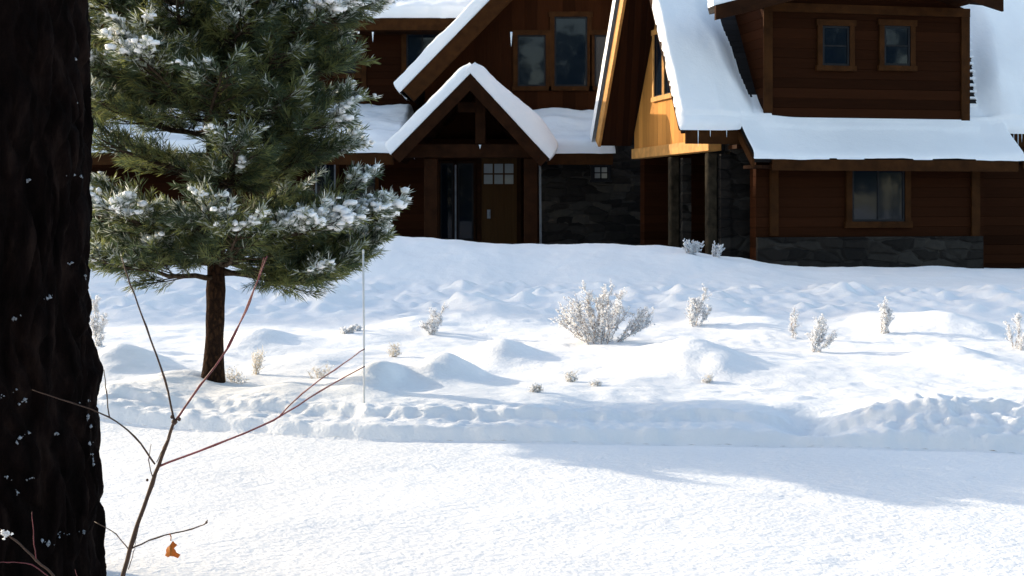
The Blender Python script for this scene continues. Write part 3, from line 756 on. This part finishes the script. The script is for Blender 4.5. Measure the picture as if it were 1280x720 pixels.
# ------------------------------------------------------------------ scattered needle / frost generators (numpy)
def rand_unit(n):
    v = RNG.normal(size=(n, 3)); return v/np.linalg.norm(v, axis=1, keepdims=True)
def needles(base, dirs, length, width):
    """thin tapering blades: one quad each"""
    n = len(base)
    sd = np.cross(dirs, rand_unit(n)); sd /= np.linalg.norm(sd, axis=1, keepdims=True)+1e-9
    tip = base+dirs*length[:, None]; mid = base+dirs*(length*.5)[:, None]
    w = width[:, None]*.5
    V = np.stack([base, mid+sd*w, tip, mid-sd*w], 1).reshape(-1, 3)
    Fq = np.arange(n*4).reshape(n, 4)
    return V, Fq
def shards(cent, size):
    """small lumpy frost crystals: squashed octahedra, as triangles"""
    n = len(cent)
    o = np.array([[1,0,0],[-1,0,0],[0,1,0],[0,-1,0],[0,0,1],[0,0,-1]], float)
    V = cent[:, None, :]+(o[None]+RNG.normal(0, .28, (n, 6, 3)))*size[:, None, None]
    f = np.array([[0,2,4],[2,1,4],[1,3,4],[3,0,4],[2,0,5],[1,2,5],[3,1,5],[0,3,5]])
    Fq = (f[None]+(np.arange(n)*6)[:, None, None]).reshape(-1, 3)
    return V.reshape(-1, 3), Fq

# ------------------------------------------------------------------ young pine
pb = ground_at(265, 474); PD = pb.y; PK = PD/12.6
print('PINE', pb)
pine = thing('pine_tree', pb, 'young green pine dusted with frost standing in the yard before the house', 'tree')
TH = 7.2
def trunk_c(z):
    t = (z-pb.z)/TH
    return Vector((pb.x-.03*t+.03*math.sin(z*1.3), PD+.04*math.sin(z*.9), z))
mb = MB()
zs = np.linspace(pb.z-.15, pb.z+TH, 60)
mb.tube([trunk_c(z) for z in zs], [.091*PK*(1-.93*max(0, (z-pb.z)/TH))**.9*(1+.05*math.sin(z*9)+.04*math.sin(z*23))+(.02*math.exp(-max(0, z-pb.z)/.08)) for z in zs], 14)
mb.build('trunk', M['bark'], pine, smooth=True)
# outline of the crown in the photograph (row -> right edge, left edge in px)
RE = ([-400, -250, -120, -60, 0, 20, 50, 80, 100, 150, 200, 225, 240, 262, 290, 320], [300, 350, 430, 470, 490, 470, 440, 410, 408, 425, 428, 440, 515, 470, 470, 455])
LE = ([-400, -250, -100, 0, 330], [225, 170, 100, 90, 92])
limbs = MB(); tips = []      # tips: position, direction, outer-ness
def limb(z0, az, ln, rise, r0, droop=0, dens=1.0):
    p = trunk_c(EYE+(z0-EYE)*PK); h = Vector((math.cos(az), math.sin(az), 0)); pts = [p]; n = 9
    for i in range(1, n+1):
        t = i/n
        zz = rise*ln*t - droop*ln*math.sin(t*math.pi)*.5 + .12*ln*t*t
        side = Vector((-h.y, h.x, 0))*.05*ln*math.sin(t*4+z0*7)
        pts.append(p+h*(ln*t)+Vector((0, 0, zz))+side+Vector((random.uniform(-.012, .012), random.uniform(-.012, .012), random.uniform(-.012, .012))))
    limbs.tube(pts, [r0*(1-.8*i/n)+.003 for i in range(n+1)], 6)
    def along(t):
        i = min(int(t*n), n-1); f = t*n-i; return pts[i].lerp(pts[i+1], f), (pts[i+1]-pts[i]).normalized()
    k = int(max(9, 21*ln*dens))
    for i in range(k):
        t = .22+.78*(i+random.random())/k
        q, d = along(min(t, .999)); sgn = 1 if i % 2 else -1
        side = Vector((-h.y, h.x, 0))*sgn
        tl = (.14+.34*(1-t)*ln/1.2+.06)*random.uniform(.7, 1.25)
        dr = (d*.75+side*random.uniform(.35, 1.0)+Vector((0, 0, random.uniform(-.15, .45)))).normalized()
        q2 = q+dr*tl
        limbs.tube([q, q+dr*tl*.5+Vector((0, 0, -.01)), q2], [.006, .005, .003], 4)
        tips.append((q2, (dr+Vector((0, 0, .25))).normalized(), t))
        for m_ in range(int(1+tl*9)):
            f = random.uniform(.25, .95); d3 = (dr+Vector((random.uniform(-.8, .8), random.uniform(-.8, .8), random.uniform(-.2, .6)))).normalized()
            s3 = q+dr*tl*f; e3 = s3+d3*random.uniform(.06, .15)
            limbs.tube([s3, e3], [.004, .0025], 3); tips.append((e3, d3, t))
    tips.append((pts[-1], (pts[-1]-pts[-2]).normalized(), 1.0))
def edge_len(z_tip, az):
    row = HZ-(z_tip-EYE)*F/PD
    right = (np.interp(row, *RE)-640)/F*PD-pb.x; left = pb.x-(np.interp(row, *LE)-640)/F*PD
    c = math.cos(az)
    lim = right if c > 0 else left
    dep = (1.30 if math.sin(az) < 0 else .70)*np.interp(row, [-450, -100, 300], [.35, 1, 1])
    return 1/math.sqrt((c/lim)**2+(math.sin(az)/dep)**2)
z = .98; wh = 0
while z < pb.z+TH-.25:
    nb = random.choice([5, 6, 6, 7])
    for j in range(nb):
        az = 2*math.pi*(j+random.uniform(-.28, .28))/nb+wh*.9
        rise = random.uniform(.02, .22)+.05*max(0, z-3)
        lt = edge_len(EYE+(z+.25-EYE)*PK, az)
        limb(z+random.uniform(-.1, .1), az, max(.15, (lt-.10)*random.uniform(.84, 1.03)), rise, .012+.008*lt, random.uniform(.0, .12))
    z += random.uniform(.27, .36)+(.10 if z < 1.9 else 0); wh += 1
limb0 = limb
def limb(z0, az, ln, *a): limb0(z0, az, ln*PK, *a)
# the boughs the photograph shows by shape: the long frosted one at lower right, and low ones
n_gen = len(tips)
limb(1.28, R(-12), 1.60, .02, .026, .05, 1.7); limb(1.12, R(6), 1.42, -.04, .022, .1, 1.7); limb(1.26, R(-38), 1.40, .0, .022, .1, 1.5)
limb(1.08, R(-10), 1.3, -.14, .02, .12, 1.7); limb(1.0, R(-25), 1.25, -.12, .02, .12, 1.6)
limb(2.55, R(185), 1.32, .12, .024, .05, 1.6); limb(2.6, R(215), 1.2, .08, .022, .05, 1.5); limb(2.62, R(240), .9, .06, .02, .05, 1.5); limb(3.25, R(200), 1.1, .12, .022, .05, 1.5); limb(3.2, R(-60), .9, .1, .022, .05, 1.5); limb(3.12, R(-5), 1.58, .10, .024, .05, 1.6); limb(3.0, R(-22), 1.45, .10, .024, .05, 1.5); limb(2.62, R(-10), 1.28, .10, .022, .05, 1.5); limb(2.7, R(-90), .8, .1, .02, .05, 1.5)
limb(2.15, R(-14), 1.22, .06, .02, .05, 1.4); limb(1.95, R(16), 1.2, .02, .02, .05, 1.3); limb(2.3, R(-48), 1.1, .05, .02, .05, 1.4); limb(1.75, R(-70), .9, .0, .02, .05, 1.4); limb(2.4, R(12), 1.15, .06, .02, .05, 1.3)
n_fr = len(tips)
limb(1.10, R(178), 1.30, .02, .026, -.10, 1.1); limb(1.16, R(-120), .8, -.10, .02, .1, 1.4); limb(1.08, R(-70), .6, -.02, .018, .1, 1.5); limb(1.14, R(205), 1.25, -.14, .02, .1, 1.3)
limbs.build('limbs', M['limb'], pine, smooth=True)
tips_p = np.array([t[0] for t in tips]); tips_d = np.array([t[1] for t in tips]); tips_o = np.array([t[2] for t in tips])
nt_ = len(tips)
# frost: on the outer boughs and where a tuft is open to the sky, in patches
patch = fbm(tips_p[:, 0]*3.6+tips_p[:, 1]*2.1, tips_p[:, 2]*4.2+3, 3)
up_exp = np.array([np.sum((np.abs(tips_p[:, 0]-p[0]) < .16) & (np.abs(tips_p[:, 1]-p[1]) < .16) & (tips_p[:, 2] > p[2]+.08) & (tips_p[:, 2] < p[2]+.7)) for p in tips_p])
score = patch*.6 + (tips_o-.55)*.9 - up_exp*.018 + .05 + RNG.normal(0, .22, nt_)
score[n_gen:n_fr] += .28
frosty = score > -.42
NN = 28
per = np.full(nt_, NN); per[frosty] = 36
ti_ = np.repeat(np.arange(nt_), per)
n = len(ti_)
along_ = RNG.uniform(-.13, .03, n)
base = tips_p[ti_]+tips_d[ti_]*along_[:, None]+RNG.normal(0, .004, (n, 3))
spread = RNG.uniform(.35, 1.05, n)
dirs = tips_d[ti_]+rand_unit(n)*spread[:, None]
dirs[:, 2] -= .10
dirs /= np.linalg.norm(dirs, axis=1, keepdims=True)
fr_n = frosty[ti_]
length = RNG.uniform(.07, .125, n)*np.where(fr_n, .78, 1.0)
width = np.where(fr_n, RNG.uniform(.008, .014, n), RNG.uniform(.0045, .0075, n))
V, Fq = needles(base, dirs, length, width)
dark_t = (RNG.random(nt_) < .55)
# only the upper needles of a frosted tuft carry the frost
frn2 = fr_n & ((dirs[:, 2] > -.05) | (RNG.random(n) < .2)) & (RNG.random(n) < np.clip(.5+score[ti_]*1.1, .25, .95))
white = RNG.random(n) < np.clip(.06+score[ti_]*.9, .03, .42)
mi = np.where(frn2, np.where(white, 2, 3), np.where(dark_t[ti_], 0, 1))
np_mesh('crown', V, Fq, [M['needle_dark'], M['needle_mid'], M['needle_frost'], M['needle_rime']], pine, False, mi)
# clinging snow: lumps riding on the frostiest tufts
idx = np.where(score > .20)[0]
print('TUFTS', nt_, len(idx))
ico = bmesh.new(); bmesh.ops.create_icosphere(ico, subdivisions=1, radius=1)
iv = np.array([v.co[:] for v in ico.verts]); if_ = np.array([[v.index for v in f.verts] for f in ico.faces]); ico.free()
c_ = np.repeat(idx, 4); n = len(c_)
cent = tips_p[c_]-tips_d[c_]*RNG.uniform(-.03, .09, n)[:, None]+RNG.normal(0, .022, (n, 3))*np.array([1, 1, .3])+np.array([0, 0, .022])
rs_ = RNG.uniform(.009, .030, n)*np.clip(.6+score[c_]*1.2, .6, 1.3)
sq = np.stack([rs_*RNG.uniform(.8, 1.5, n), rs_*RNG.uniform(.8, 1.5, n), rs_*RNG.uniform(.5, .8, n)], 1)
V = cent[:, None, :]+(iv[None]*(1+RNG.normal(0, .16, (n, len(iv), 1))))*sq[:, None, :]
V[:, :, 2] -= np.abs(RNG.normal(0, .25, (n, len(iv))))*rs_[:, None]*(iv[None, :, 2] < 0)
tag(np_mesh('clinging_snow', V.reshape(-1, 3), (if_[None]+(np.arange(n)*len(iv))[:, None, None]).reshape(-1, 3), M['snow_clump'], pine, True), kind='stuff')
# a strip of snow on the trunk and on the bare limbs
mb = MB(); mb.tube([trunk_c(1.86+.0)+Vector((-.075, -.05, 0)), trunk_c(1.78)+Vector((-.085, -.06, 0)), trunk_c(1.66)+Vector((-.085, -.06, 0)), trunk_c(1.45)+Vector((-.085, -.06, 0))], [.02, .03, .022, .008], 7); mb.build('trunk_snow', M['snow_clump'], pine, smooth=True)

# ------------------------------------------------------------------ big trunk in the foreground
TD = 5.5; TR = .55
def big_edge(py): return np.interp(py, [-900, 0, 180, 360, 430, 470, 500, 560, 640, 720, 1000], [92, 106, 108, 112, 113, 121, 118, 121, 124, 128, 150])
cx = (-72-640)/F*TD
big = thing('pine_tree', (cx, TD, 0), 'massive dark furrowed pine trunk flecked with snow at the left foreground edge', 'tree')
zz = axis([(-.1, 3.4, .012), (3.4, 9, .12)]); th_ = np.linspace(0, 2*math.pi, 420, endpoint=False)
TT, ZZ = np.meshgrid(th_, zz)
rows = HZ-(ZZ-EYE)*F/TD
xe = (big_edge(rows)-640)/F*TD-cx
uu = ((TT-math.pi/2) % (2*math.pi))*TR            # seam at the far side
wx = .10*fbm(uu*3.1, ZZ*1.3, 3); wz = .16*fbm(uu*2.3+9, ZZ*1.1, 2)
p1 = np.abs(perlin((uu+wx)*7.5, (ZZ+wz)*1.9)); p2 = np.abs(perlin((uu+wx)*14+5, (ZZ+wz)*5.5))
fiss = np.clip(p1*5, 0, 1)*(.55+.45*np.clip(p2*5, 0, 1))
plate2 = fbm(uu*26, ZZ*16, 3)
rad = xe*.99 - .045*(1-fiss) + .006*plate2 + .012*np.floor(3*(fbm(uu*6, ZZ*4, 2)))/3
V = np.stack([cx+rad*np.cos(TT), TD+rad*np.sin(TT), ZZ], -1)
ny, nx = TT.shape
i = (np.arange(ny-1)[:, None]*nx+np.arange(nx)[None, :]); j = (np.arange(ny-1)[:, None]*nx+((np.arange(nx)+1) % nx)[None, :])
Fq = np.stack([i.ravel(), j.ravel(), (j+nx).ravel(), (i+nx).ravel()], 1)
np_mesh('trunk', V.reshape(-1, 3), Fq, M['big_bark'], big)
# flecks of snow caught in the bark
spots = [(40, 375, 9), (12, 400, 8), (75, 355, 7), (8, 495, 9), (20, 505, 7), (22, 548, 7), (75, 520, 8), (80, 540, 6), (105, 600, 11), (115, 592, 7), (95, 607, 7), (10, 600, 6), (27, 602, 6), (18, 620, 5),
         (60, 685, 12), (50, 688, 8), (110, 690, 7), (68, 218, 5), (52, 217, 4), (103, 218, 5), (88, 120, 5), (52, 334, 4), (80, 352, 8), (20, 226, 4), (104, 576, 6), (50, 552, 4), (77, 555, 4), (85, 60, 4)]
cs = []; ss = []
for px, py, r in spots:
    dd = TD-.42
    ta = random.uniform(-.9, .9)
    for m_ in range(int(r*.75)):
        g1, g2 = random.gauss(0, r*.42), random.gauss(0, r*.16)
        pp = P(px+g1*math.cos(ta)-g2*math.sin(ta), py+g1*math.sin(ta)+g2*math.cos(ta), dd)
        ri = int(np.argmin(np.abs(zz-pp.z)))
        xs_ = cx+rad[ri]*np.cos(th_); ok_ = np.sin(th_) < 0
        ci = int(np.argmin(np.where(ok_, np.abs(xs_-pp.x), 9)))
        cs.append((cx+rad[ri, ci]*math.cos(th_[ci]), TD+rad[ri, ci]*math.sin(th_[ci])-.002, pp.z)); ss.append(.002+.009*random.random()**2)
V, Fq = shards(np.array(cs), np.array(ss))
tag(np_mesh('bark_snow', V, Fq, M['bark_frost'], big, True), kind='stuff')

# ------------------------------------------------------------------ bare saplings in the foreground
def sap_line(pts, r0, r1, d0, d1):
    k = len(pts); out = []; rr_ = []
    for i, (x, y) in enumerate(pts):
        t = i/(k-1); d = d0+(d1-d0)*t; out.append(P(x, y, d)); rr_.append((r0+(r1-r0)*t)/F*d*.36)
    # resample smoothly with small kinks at the nodes
    o2 = []; r2 = []
    for i in range(k-1):
        for j in range(4):
            f = j/4; a = out[max(i-1, 0)]; b = out[i]; c = out[i+1]; e = out[min(i+2, k-1)]
            q = .5*((2*b)+(c-a)*f+(2*a-5*b+4*c-e)*f*f+(3*b-a-3*c+e)*f**3)
            o2.append(q+Vector((random.uniform(-.0012, .0012), 0, random.uniform(-.0012, .0012)))); r2.append((rr_[i]*(1-f)+rr_[i+1]*f)*(1.25 if j == 0 and i else 1))
    o2.append(out[-1]); r2.append(rr_[-1])
    return o2, r2
def sap_part(name, lines, mat, parent):
    mb = MB()
    for args in lines:
        p, r = sap_line(*args); mb.tube(p, r, 7)
    return mb.build(name, mat, parent, smooth=True)
SD = 3.6
sap = thing('bare_sapling', P(98, 1010, SD), 'slender bare sapling with reddish twigs and one orange leaf in front of the road', 'sapling')
sap_part('stem', [([(98, 1030), (128, 840), (150, 735), (167, 672), (190, 605), (206, 560), (218, 527)], 10, 5.5, SD, SD)], M['twig'], sap)
sap_part('branch', [([(218, 527), (206, 475), (183, 410), (163, 355), (152, 322)], 4.0, 2.0, SD, SD+.15)], M['twig'], sap)
sap_part('branch', [([(219, 526), (250, 482), (286, 432), (312, 376), (334, 320)], 4.2, 2.2, SD, SD-.1), ([(284, 434), (308, 388), (322, 350), (330, 322)], 2.6, 1.6, SD-.05, SD-.12)], M['twig_red'], sap)
sap_part('branch', [([(200, 582), (268, 557), (342, 525), (400, 489), (456, 458)], 4.0, 2.0, SD, SD-.15), ([(350, 520), (378, 492), (418, 462), (456, 436)], 2.8, 1.8, SD-.1, SD-.22)], M['twig_red'], sap)
sap_part('branch', [([(194, 580), (168, 546), (136, 521), (88, 503), (40, 487)], 3.4, 1.6, SD, SD-.1), ([(137, 522), (133, 492), (130, 462)], 2.4, 1.4, SD-.05, SD-.05)], M['twig'], sap)
sap_part('branch', [([(164, 686), (196, 672), (240, 661), (256, 655), (259, 650)], 2.8, 1.8, SD, SD-.06)], M['twig'], sap)
sap_part('branch', [([(160, 686), (145, 668), (118, 652)], 2.4, 1.2, SD, SD+.08)], M['twig'], sap)
for tw in [([(196, 578), (208, 552), (218, 535)], 1.6, .9, SD, SD-.03), ([(191, 600), (186, 575), (189, 555)], 2.0, 1.0, SD, SD-.02), ([(160, 712), (167, 690), (170, 676)], 1.6, .9, SD-.03, SD-.04)]: sap_part('twig', [tw], M['twig'], sap)
m = MB()
for (x, y, r) in ((218, 527, 6.5), (224, 524, 4), (215, 521, 4), (258, 653, 2.8), (184, 600, 3)):
    q = P(x, y, SD-.005); rr_ = r/F*SD*.6; m.tube([q-Vector((0, 0, rr_)), q-Vector((0, 0, rr_*.3)), q+Vector((0, 0, rr_*.5)), q+Vector((0, 0, rr_))], [rr_*.4, rr_, rr_*.9, rr_*.3], 7)
m.build('bud', M['twig'], sap, smooth=True)
# the one leaf still hanging
lm = MB(); q = P(213, 688, SD-.03); sc_ = SD/F
out_ = [(2, -11), (4, -8), (7, -5), (3.5, -2), (5, 1), (6, 4), (10, 8), (7, 12), (3, 8.5), (-1, 7.5), (-4, 10), (-9, 9), (-6.5, 4), (-7, 1), (-5, -2.5), (-1, -6)]
vs = [q+Vector((x*sc_, abs(x)*sc_*.9+.02*y*y*sc_, -y*sc_)) for x, y in out_]; cc = q+Vector((0, -.004, 0))
lm.add([cc]+vs, [(0, 1+i, 1+(i+1) % len(vs)) for i in range(len(vs))])
lm.tube([P(212, 667, SD-.03), P(214, 671, SD-.03), P(213.5, 676, SD-.03)], .0016, 5)
leaf = lm.build('leaf', M['dead_leaf'], sap)
sm = leaf.modifiers.new('thickness', 'SOLIDIFY'); sm.thickness = .0006
sap2 = thing('bare_sapling', P(-60, 1000, 3.7), 'short twiggy shoot with a white frost tip before the big trunk base', 'sapling')
sap_part('stem', [([(130, 1030), (110, 860), (75, 735), (45, 700), (20, 676), (-2, 660)], 6, 2.4, 3.7, 3.65)], M['twig'], sap2)
sap_part('branch', [([(45, 700), (42, 672), (40, 640)], 2, 1, 3.67, 3.64), ([(70, 728), (40, 706), (10, 703), (-12, 704)], 2, 1.2, 3.68, 3.64), ([(90, 765), (98, 735), (94, 712)], 2, 1, 3.69, 3.66)], M['twig_red'], sap2)
V, Fq = shards(np.array([P(7+random.gauss(0, 3), 667+random.gauss(0, 2.5), 3.64) for _ in range(24)]), RNG.uniform(.002, .005, 24)); np_mesh('frost', V, Fq, M['frost'], sap2, True)

# ------------------------------------------------------------------ frosted shrubs and grasses in the yard
def shrub(name, label, cat, px, py, wpx, hpx, stems, frost=900, lean=0, mat='twig_pale', fsize=(.006, .016), bush=.6, fr_mat='frost', group=None, lo=6.0, droop=0, part_name='stems', seed=0):
    rs = random.Random(px*7+py)
    q = ground_at(px, py, lo); ppm = F/q.y; w = wpx/ppm; h = hpx/ppm
    t = thing(name, q, label, cat, group)
    mb = MB(); pts_all = []; fine = max(.0018, .30/ppm)
    for i in range(max(3, int(stems*.7))):
        a = rs.uniform(0, 2*math.pi); rr_ = w*.5*math.sqrt(rs.random())
        b0 = q+Vector((math.cos(a)*rr_*.35, math.sin(a)*rr_*.3, -.04)); b0.z = hz(b0.x, b0.y)-.03
        hh = h*rs.uniform(.5, 1.0)*(1-.35*(rr_/(w*.5))**2)
        top = b0+Vector((math.cos(a)*rr_*.8+lean*hh, math.sin(a)*rr_*.6, hh))
        pts = []; k = 6
        for j in range(k+1):
            f = j/k; p = b0.lerp(top, f)+Vector((rs.gauss(0, .012), rs.gauss(0, .012), rs.gauss(0, .006)))*(1 if j else 0)
            p.x += droop*f*f*h*.5*rs.uniform(.5, 1); p.z -= abs(droop)*f**3*h*.25
            pts.append(p)
        mb.tube(pts, [fine*1.7*(1-.6*j/k) for j in range(k+1)], 4)
        for j in range(1, k+1): pts_all.append((pts[j-1], pts[j]))
        for _ in range(int(bush*9)):
            f = rs.uniform(.3, .95); j = min(int(f*k), k-1); s0 = pts[j].lerp(pts[j+1], f*k-j)
            d = (pts[j+1]-pts[j]).normalized()*.9+Vector((rs.gauss(0, .7), rs.gauss(0, .7), rs.uniform(-.1, .6)))
            e = s0+d.normalized()*h*rs.uniform(.10, .28)
            mb.tube([s0, e], [fine, fine*.6], 3); pts_all.append((s0, e))
    mb.build(part_name, M[mat], t)
    if frost:
        A = np.array([s[0] for s in pts_all]); B = np.array([s[1] for s in pts_all])
        k = RNG.integers(0, len(A), frost); f = RNG.random(frost)[:, None]
        frost = int(frost*1.9); k = RNG.integers(0, len(A), frost); f = RNG.random(frost)[:, None]
        c = A[k]*(1-f)+B[k]*f+RNG.normal(0, .011, (frost, 3))+np.array([0, 0, .004])
        sz = RNG.uniform(fsize[0]*.5, fsize[1]*.66, frost)
        V, Fq = shards(c, sz); tag(np_mesh('frost', V, Fq, M[fr_mat], t, True), kind='stuff')
    return t
shrub('shrub', 'largest frosted shrub, broad and twiggy with brownish stems, middle of the yard', 'shrub', 752, 428, 104, 82, 40, 3400, .12, 'twig_pale', (.007, .02), 1.0)
shrub('shrub', 'frost white fan shaped shrub on one slanting stem right of the biggest shrub', 'shrub', 868, 407, 34, 60, 9, 1100, .28, 'twig_pale', (.006, .018), .9, lo=9)
shrub('shrub', 'low frosted shrub leaning right over a small dark hollow in the snow', 'shrub', 1018, 440, 42, 60, 9, 900, .38, 'twig_pale', (.007, .018), .7)
shrub('shrub', 'upright small frosted shrub at the shade line left of the broad right mound', 'shrub', 1104, 417, 28, 54, 7, 700, .1, 'twig_pale', (.007, .018), .8)
shrub('shrub', 'thin frosted stalk shrub just left of the shrub over the dark hollow', 'shrub', 994, 422, 14, 54, 3, 260, .05, 'twig_pale', (.006, .015), .6)
shrub('shrub', 'frosted spindly shrub between the white stake and the biggest shrub', 'shrub', 543, 417, 44, 38, 9, 800, .25, 'twig_pale', (.006, .017), .8)
shrub('shrub', 'frosted shrub beside the big trunk edge at far left of yard', 'shrub', 122, 432, 26, 66, 8, 900, 0, 'twig_pale', (.006, .016), .8)
shrub('shrub', 'pale frosted shrub at the right edge of the yard', 'shrub', 1270, 436, 36, 50, 8, 620, 0, 'twig_pale', (.006, .014), .7)
shrub('shrub', 'spiky white frosted shrub on the bank crest below the stone wall', 'shrub', 862, 317, 30, 26, 9, 420, 0, 'twig', (.012, .03), .7, lo=20)
shrub('shrub', 'small starry frosted shrub on the bank, right one of the pair below the house', 'shrub', 895, 321, 24, 22, 8, 280, .2, 'twig', (.010, .026), .7, lo=20)
shrub('fallen_branch', 'snow covered dead branch tangle lying left of the spindly shrub', 'branch', 440, 416, 44, 16, 6, 420, .7, 'twig', (.008, .022), .6)
GR = 'tufts of dry grass in the yard snow'
for px, py, w, h, lab in ((402, 472, 46, 26, 'widest grey grass tuft, in front of the snow mound by the white stake'), (320, 468, 16, 44, 'tall thin straw stalks right of the young pine trunk'),
                          (712, 477, 14, 22, 'small curled straw tuft below the biggest frosted shrub'), (745, 482, 12, 14, 'short brown straw tuft right of the curled straw tuft'),
                          (885, 478, 16, 16, 'little straw tuft in front of the large right hand mound'), (492, 446, 12, 26, 'thin straw sprig between the stake and the rounded mounds'),
                          (668, 490, 10, 20, 'tiny straw sprig near the berm, left of the curled straw tuft'), (290, 478, 40, 22, 'dry grass tuft at the foot of the young pine')):
    shrub('grass_tuft', lab, 'grass tuft', px, py, w, h, 18, 170, .15, 'straw', (.004, .012), .5, group=GR, part_name='blades')

# ------------------------------------------------------------------ white stakes
SG = 'thin white marker stakes'
for px, py, top, lo, lab in ((455, 504, 312, 6, 'tall thin white stake at the road edge between pine and yard mounds'), (574, 299, 283, 20, 'short white stake tip showing above the bank before the porch'),
                             (318.5, 304, 267, 20, 'white stake behind the young pine boughs near the house')):
    q = ground_at(px, py, lo); hgt = (py-top)/F*q.y
    t = thing('marker_stake', q, lab, 'stake', SG)
    r = max(.0078, .8/F*q.y)
    mb = MB(); b0 = q-Vector((0, 0, .3)); tp = q+Vector((-.006, 0, hgt)); mb.tube([b0, q, q.lerp(tp, .5)+Vector((.003, 0, 0)), tp-Vector((0, 0, .03))], r, 8); mb.build('rod', M['stake'], t, smooth=True)
    mb = MB(); mb.tube([tp-Vector((0, 0, .029)), tp-Vector((0, 0, .01)), tp], [r*1.15, r*1.15, r*.7], 8); mb.build('cap', M['stake'], t, smooth=True)

# ------------------------------------------------------------------ the wood the picture is taken from (mirrored in the windows)
def wood():
    rs = np.random.default_rng(5); Vs = []; n0 = 0
    for k in range(60):
        x = rs.uniform(-45, 45); y = rs.uniform(-40, -12); H = rs.uniform(9, 16)
        m = 420; hh = rs.random(m)**.8; a = rs.uniform(0, 2*math.pi, m); r = (1-hh)*H*.2*np.sqrt(rs.random(m))+.15
        c = np.stack([x+r*np.cos(a), y+r*np.sin(a), 2.6+hh*(H-2.6)], 1)
        d = np.stack([np.cos(a), np.sin(a), rs.uniform(-.6, .1, m)], 1); d += rs.normal(0, .3, (m, 3)); sd = np.cross(d, rs.normal(size=(m, 3))); sd /= np.linalg.norm(sd, axis=1, keepdims=True)
        L_ = rs.uniform(.5, 1.3, (m, 1))
        Vs.append(np.stack([c, c+d*L_*.5+sd*.28, c+d*L_, c+d*L_*.5-sd*.28], 1).reshape(-1, 3))
        tr = np.array([[x-.18, y, -.1], [x+.18, y, -.1], [x+.05, y, H*.9], [x-.05, y, H*.9], [x, y-.18, -.1], [x, y+.18, -.1], [x, y+.05, H*.9], [x, y-.05, H*.9]])
        Vs.append(tr)
    V = np.concatenate(Vs)
    return np_mesh('forest', V, np.arange(len(V)).reshape(-1, 4), M['needle_dark'], None, False)
fo = wood(); tag(fo, 'dark conifer wood behind the viewpoint', None, None, 'stuff')

# ------------------------------------------------------------------ world, sun, camera
w = bpy.data.worlds.new('World'); sc.world = w; w.use_nodes = True
nt = w.node_tree; nt.nodes.clear()
out = nt.nodes.new('ShaderNodeOutputWorld'); bg = nt.nodes.new('ShaderNodeBackground'); sky = nt.nodes.new('ShaderNodeTexSky')
sky.sky_type = 'NISHITA'; sky.sun_disc = False; sky.sun_elevation = SUN_E; sky.sun_rotation = -SUN_A
sky.air_density = .85; sky.dust_density = 1.2; sky.ozone_density = .5
bg.inputs[1].default_value = .15
nt.links.new(sky.outputs[0], bg.inputs[0]); nt.links.new(bg.outputs[0], out.inputs[0])
to_sun = Vector((-math.sin(SUN_A)*math.cos(SUN_E), math.cos(SUN_A)*math.cos(SUN_E), math.sin(SUN_E)))
sl_ = bpy.data.lights.new('sun', 'SUN'); sl_.energy = 2.0; sl_.angle = R(.5); sl_.color = (1, .90, .75)
so = bpy.data.objects.new('sun', sl_); COL.objects.link(so); so.rotation_euler = to_sun.to_track_quat('Z', 'Y').to_euler(); so.location = (-20, 20, 20)
cam = bpy.data.cameras.new('camera'); co = bpy.data.objects.new('camera', cam); COL.objects.link(co)
co.location = (0, 0, EYE); co.rotation_euler = (R(90), 0, 0)
cam.sensor_width = 36; cam.lens = F/1280*36; cam.shift_y = -(360-HZ)/1280; cam.clip_end = 2000; cam.clip_start = .05
sc.camera = co
sc.view_settings.view_transform = 'Standard'; sc.view_settings.look = 'None'; sc.view_settings.gamma = 1; sc.view_settings.exposure = 1.5
sc.view_settings.use_white_balance = True; sc.view_settings.white_balance_temperature = 7300; sc.view_settings.white_balance_tint = 9
sc.view_settings.use_curve_mapping = False
sc.cycles.max_bounces = 8; sc.cycles.diffuse_bounces = 4
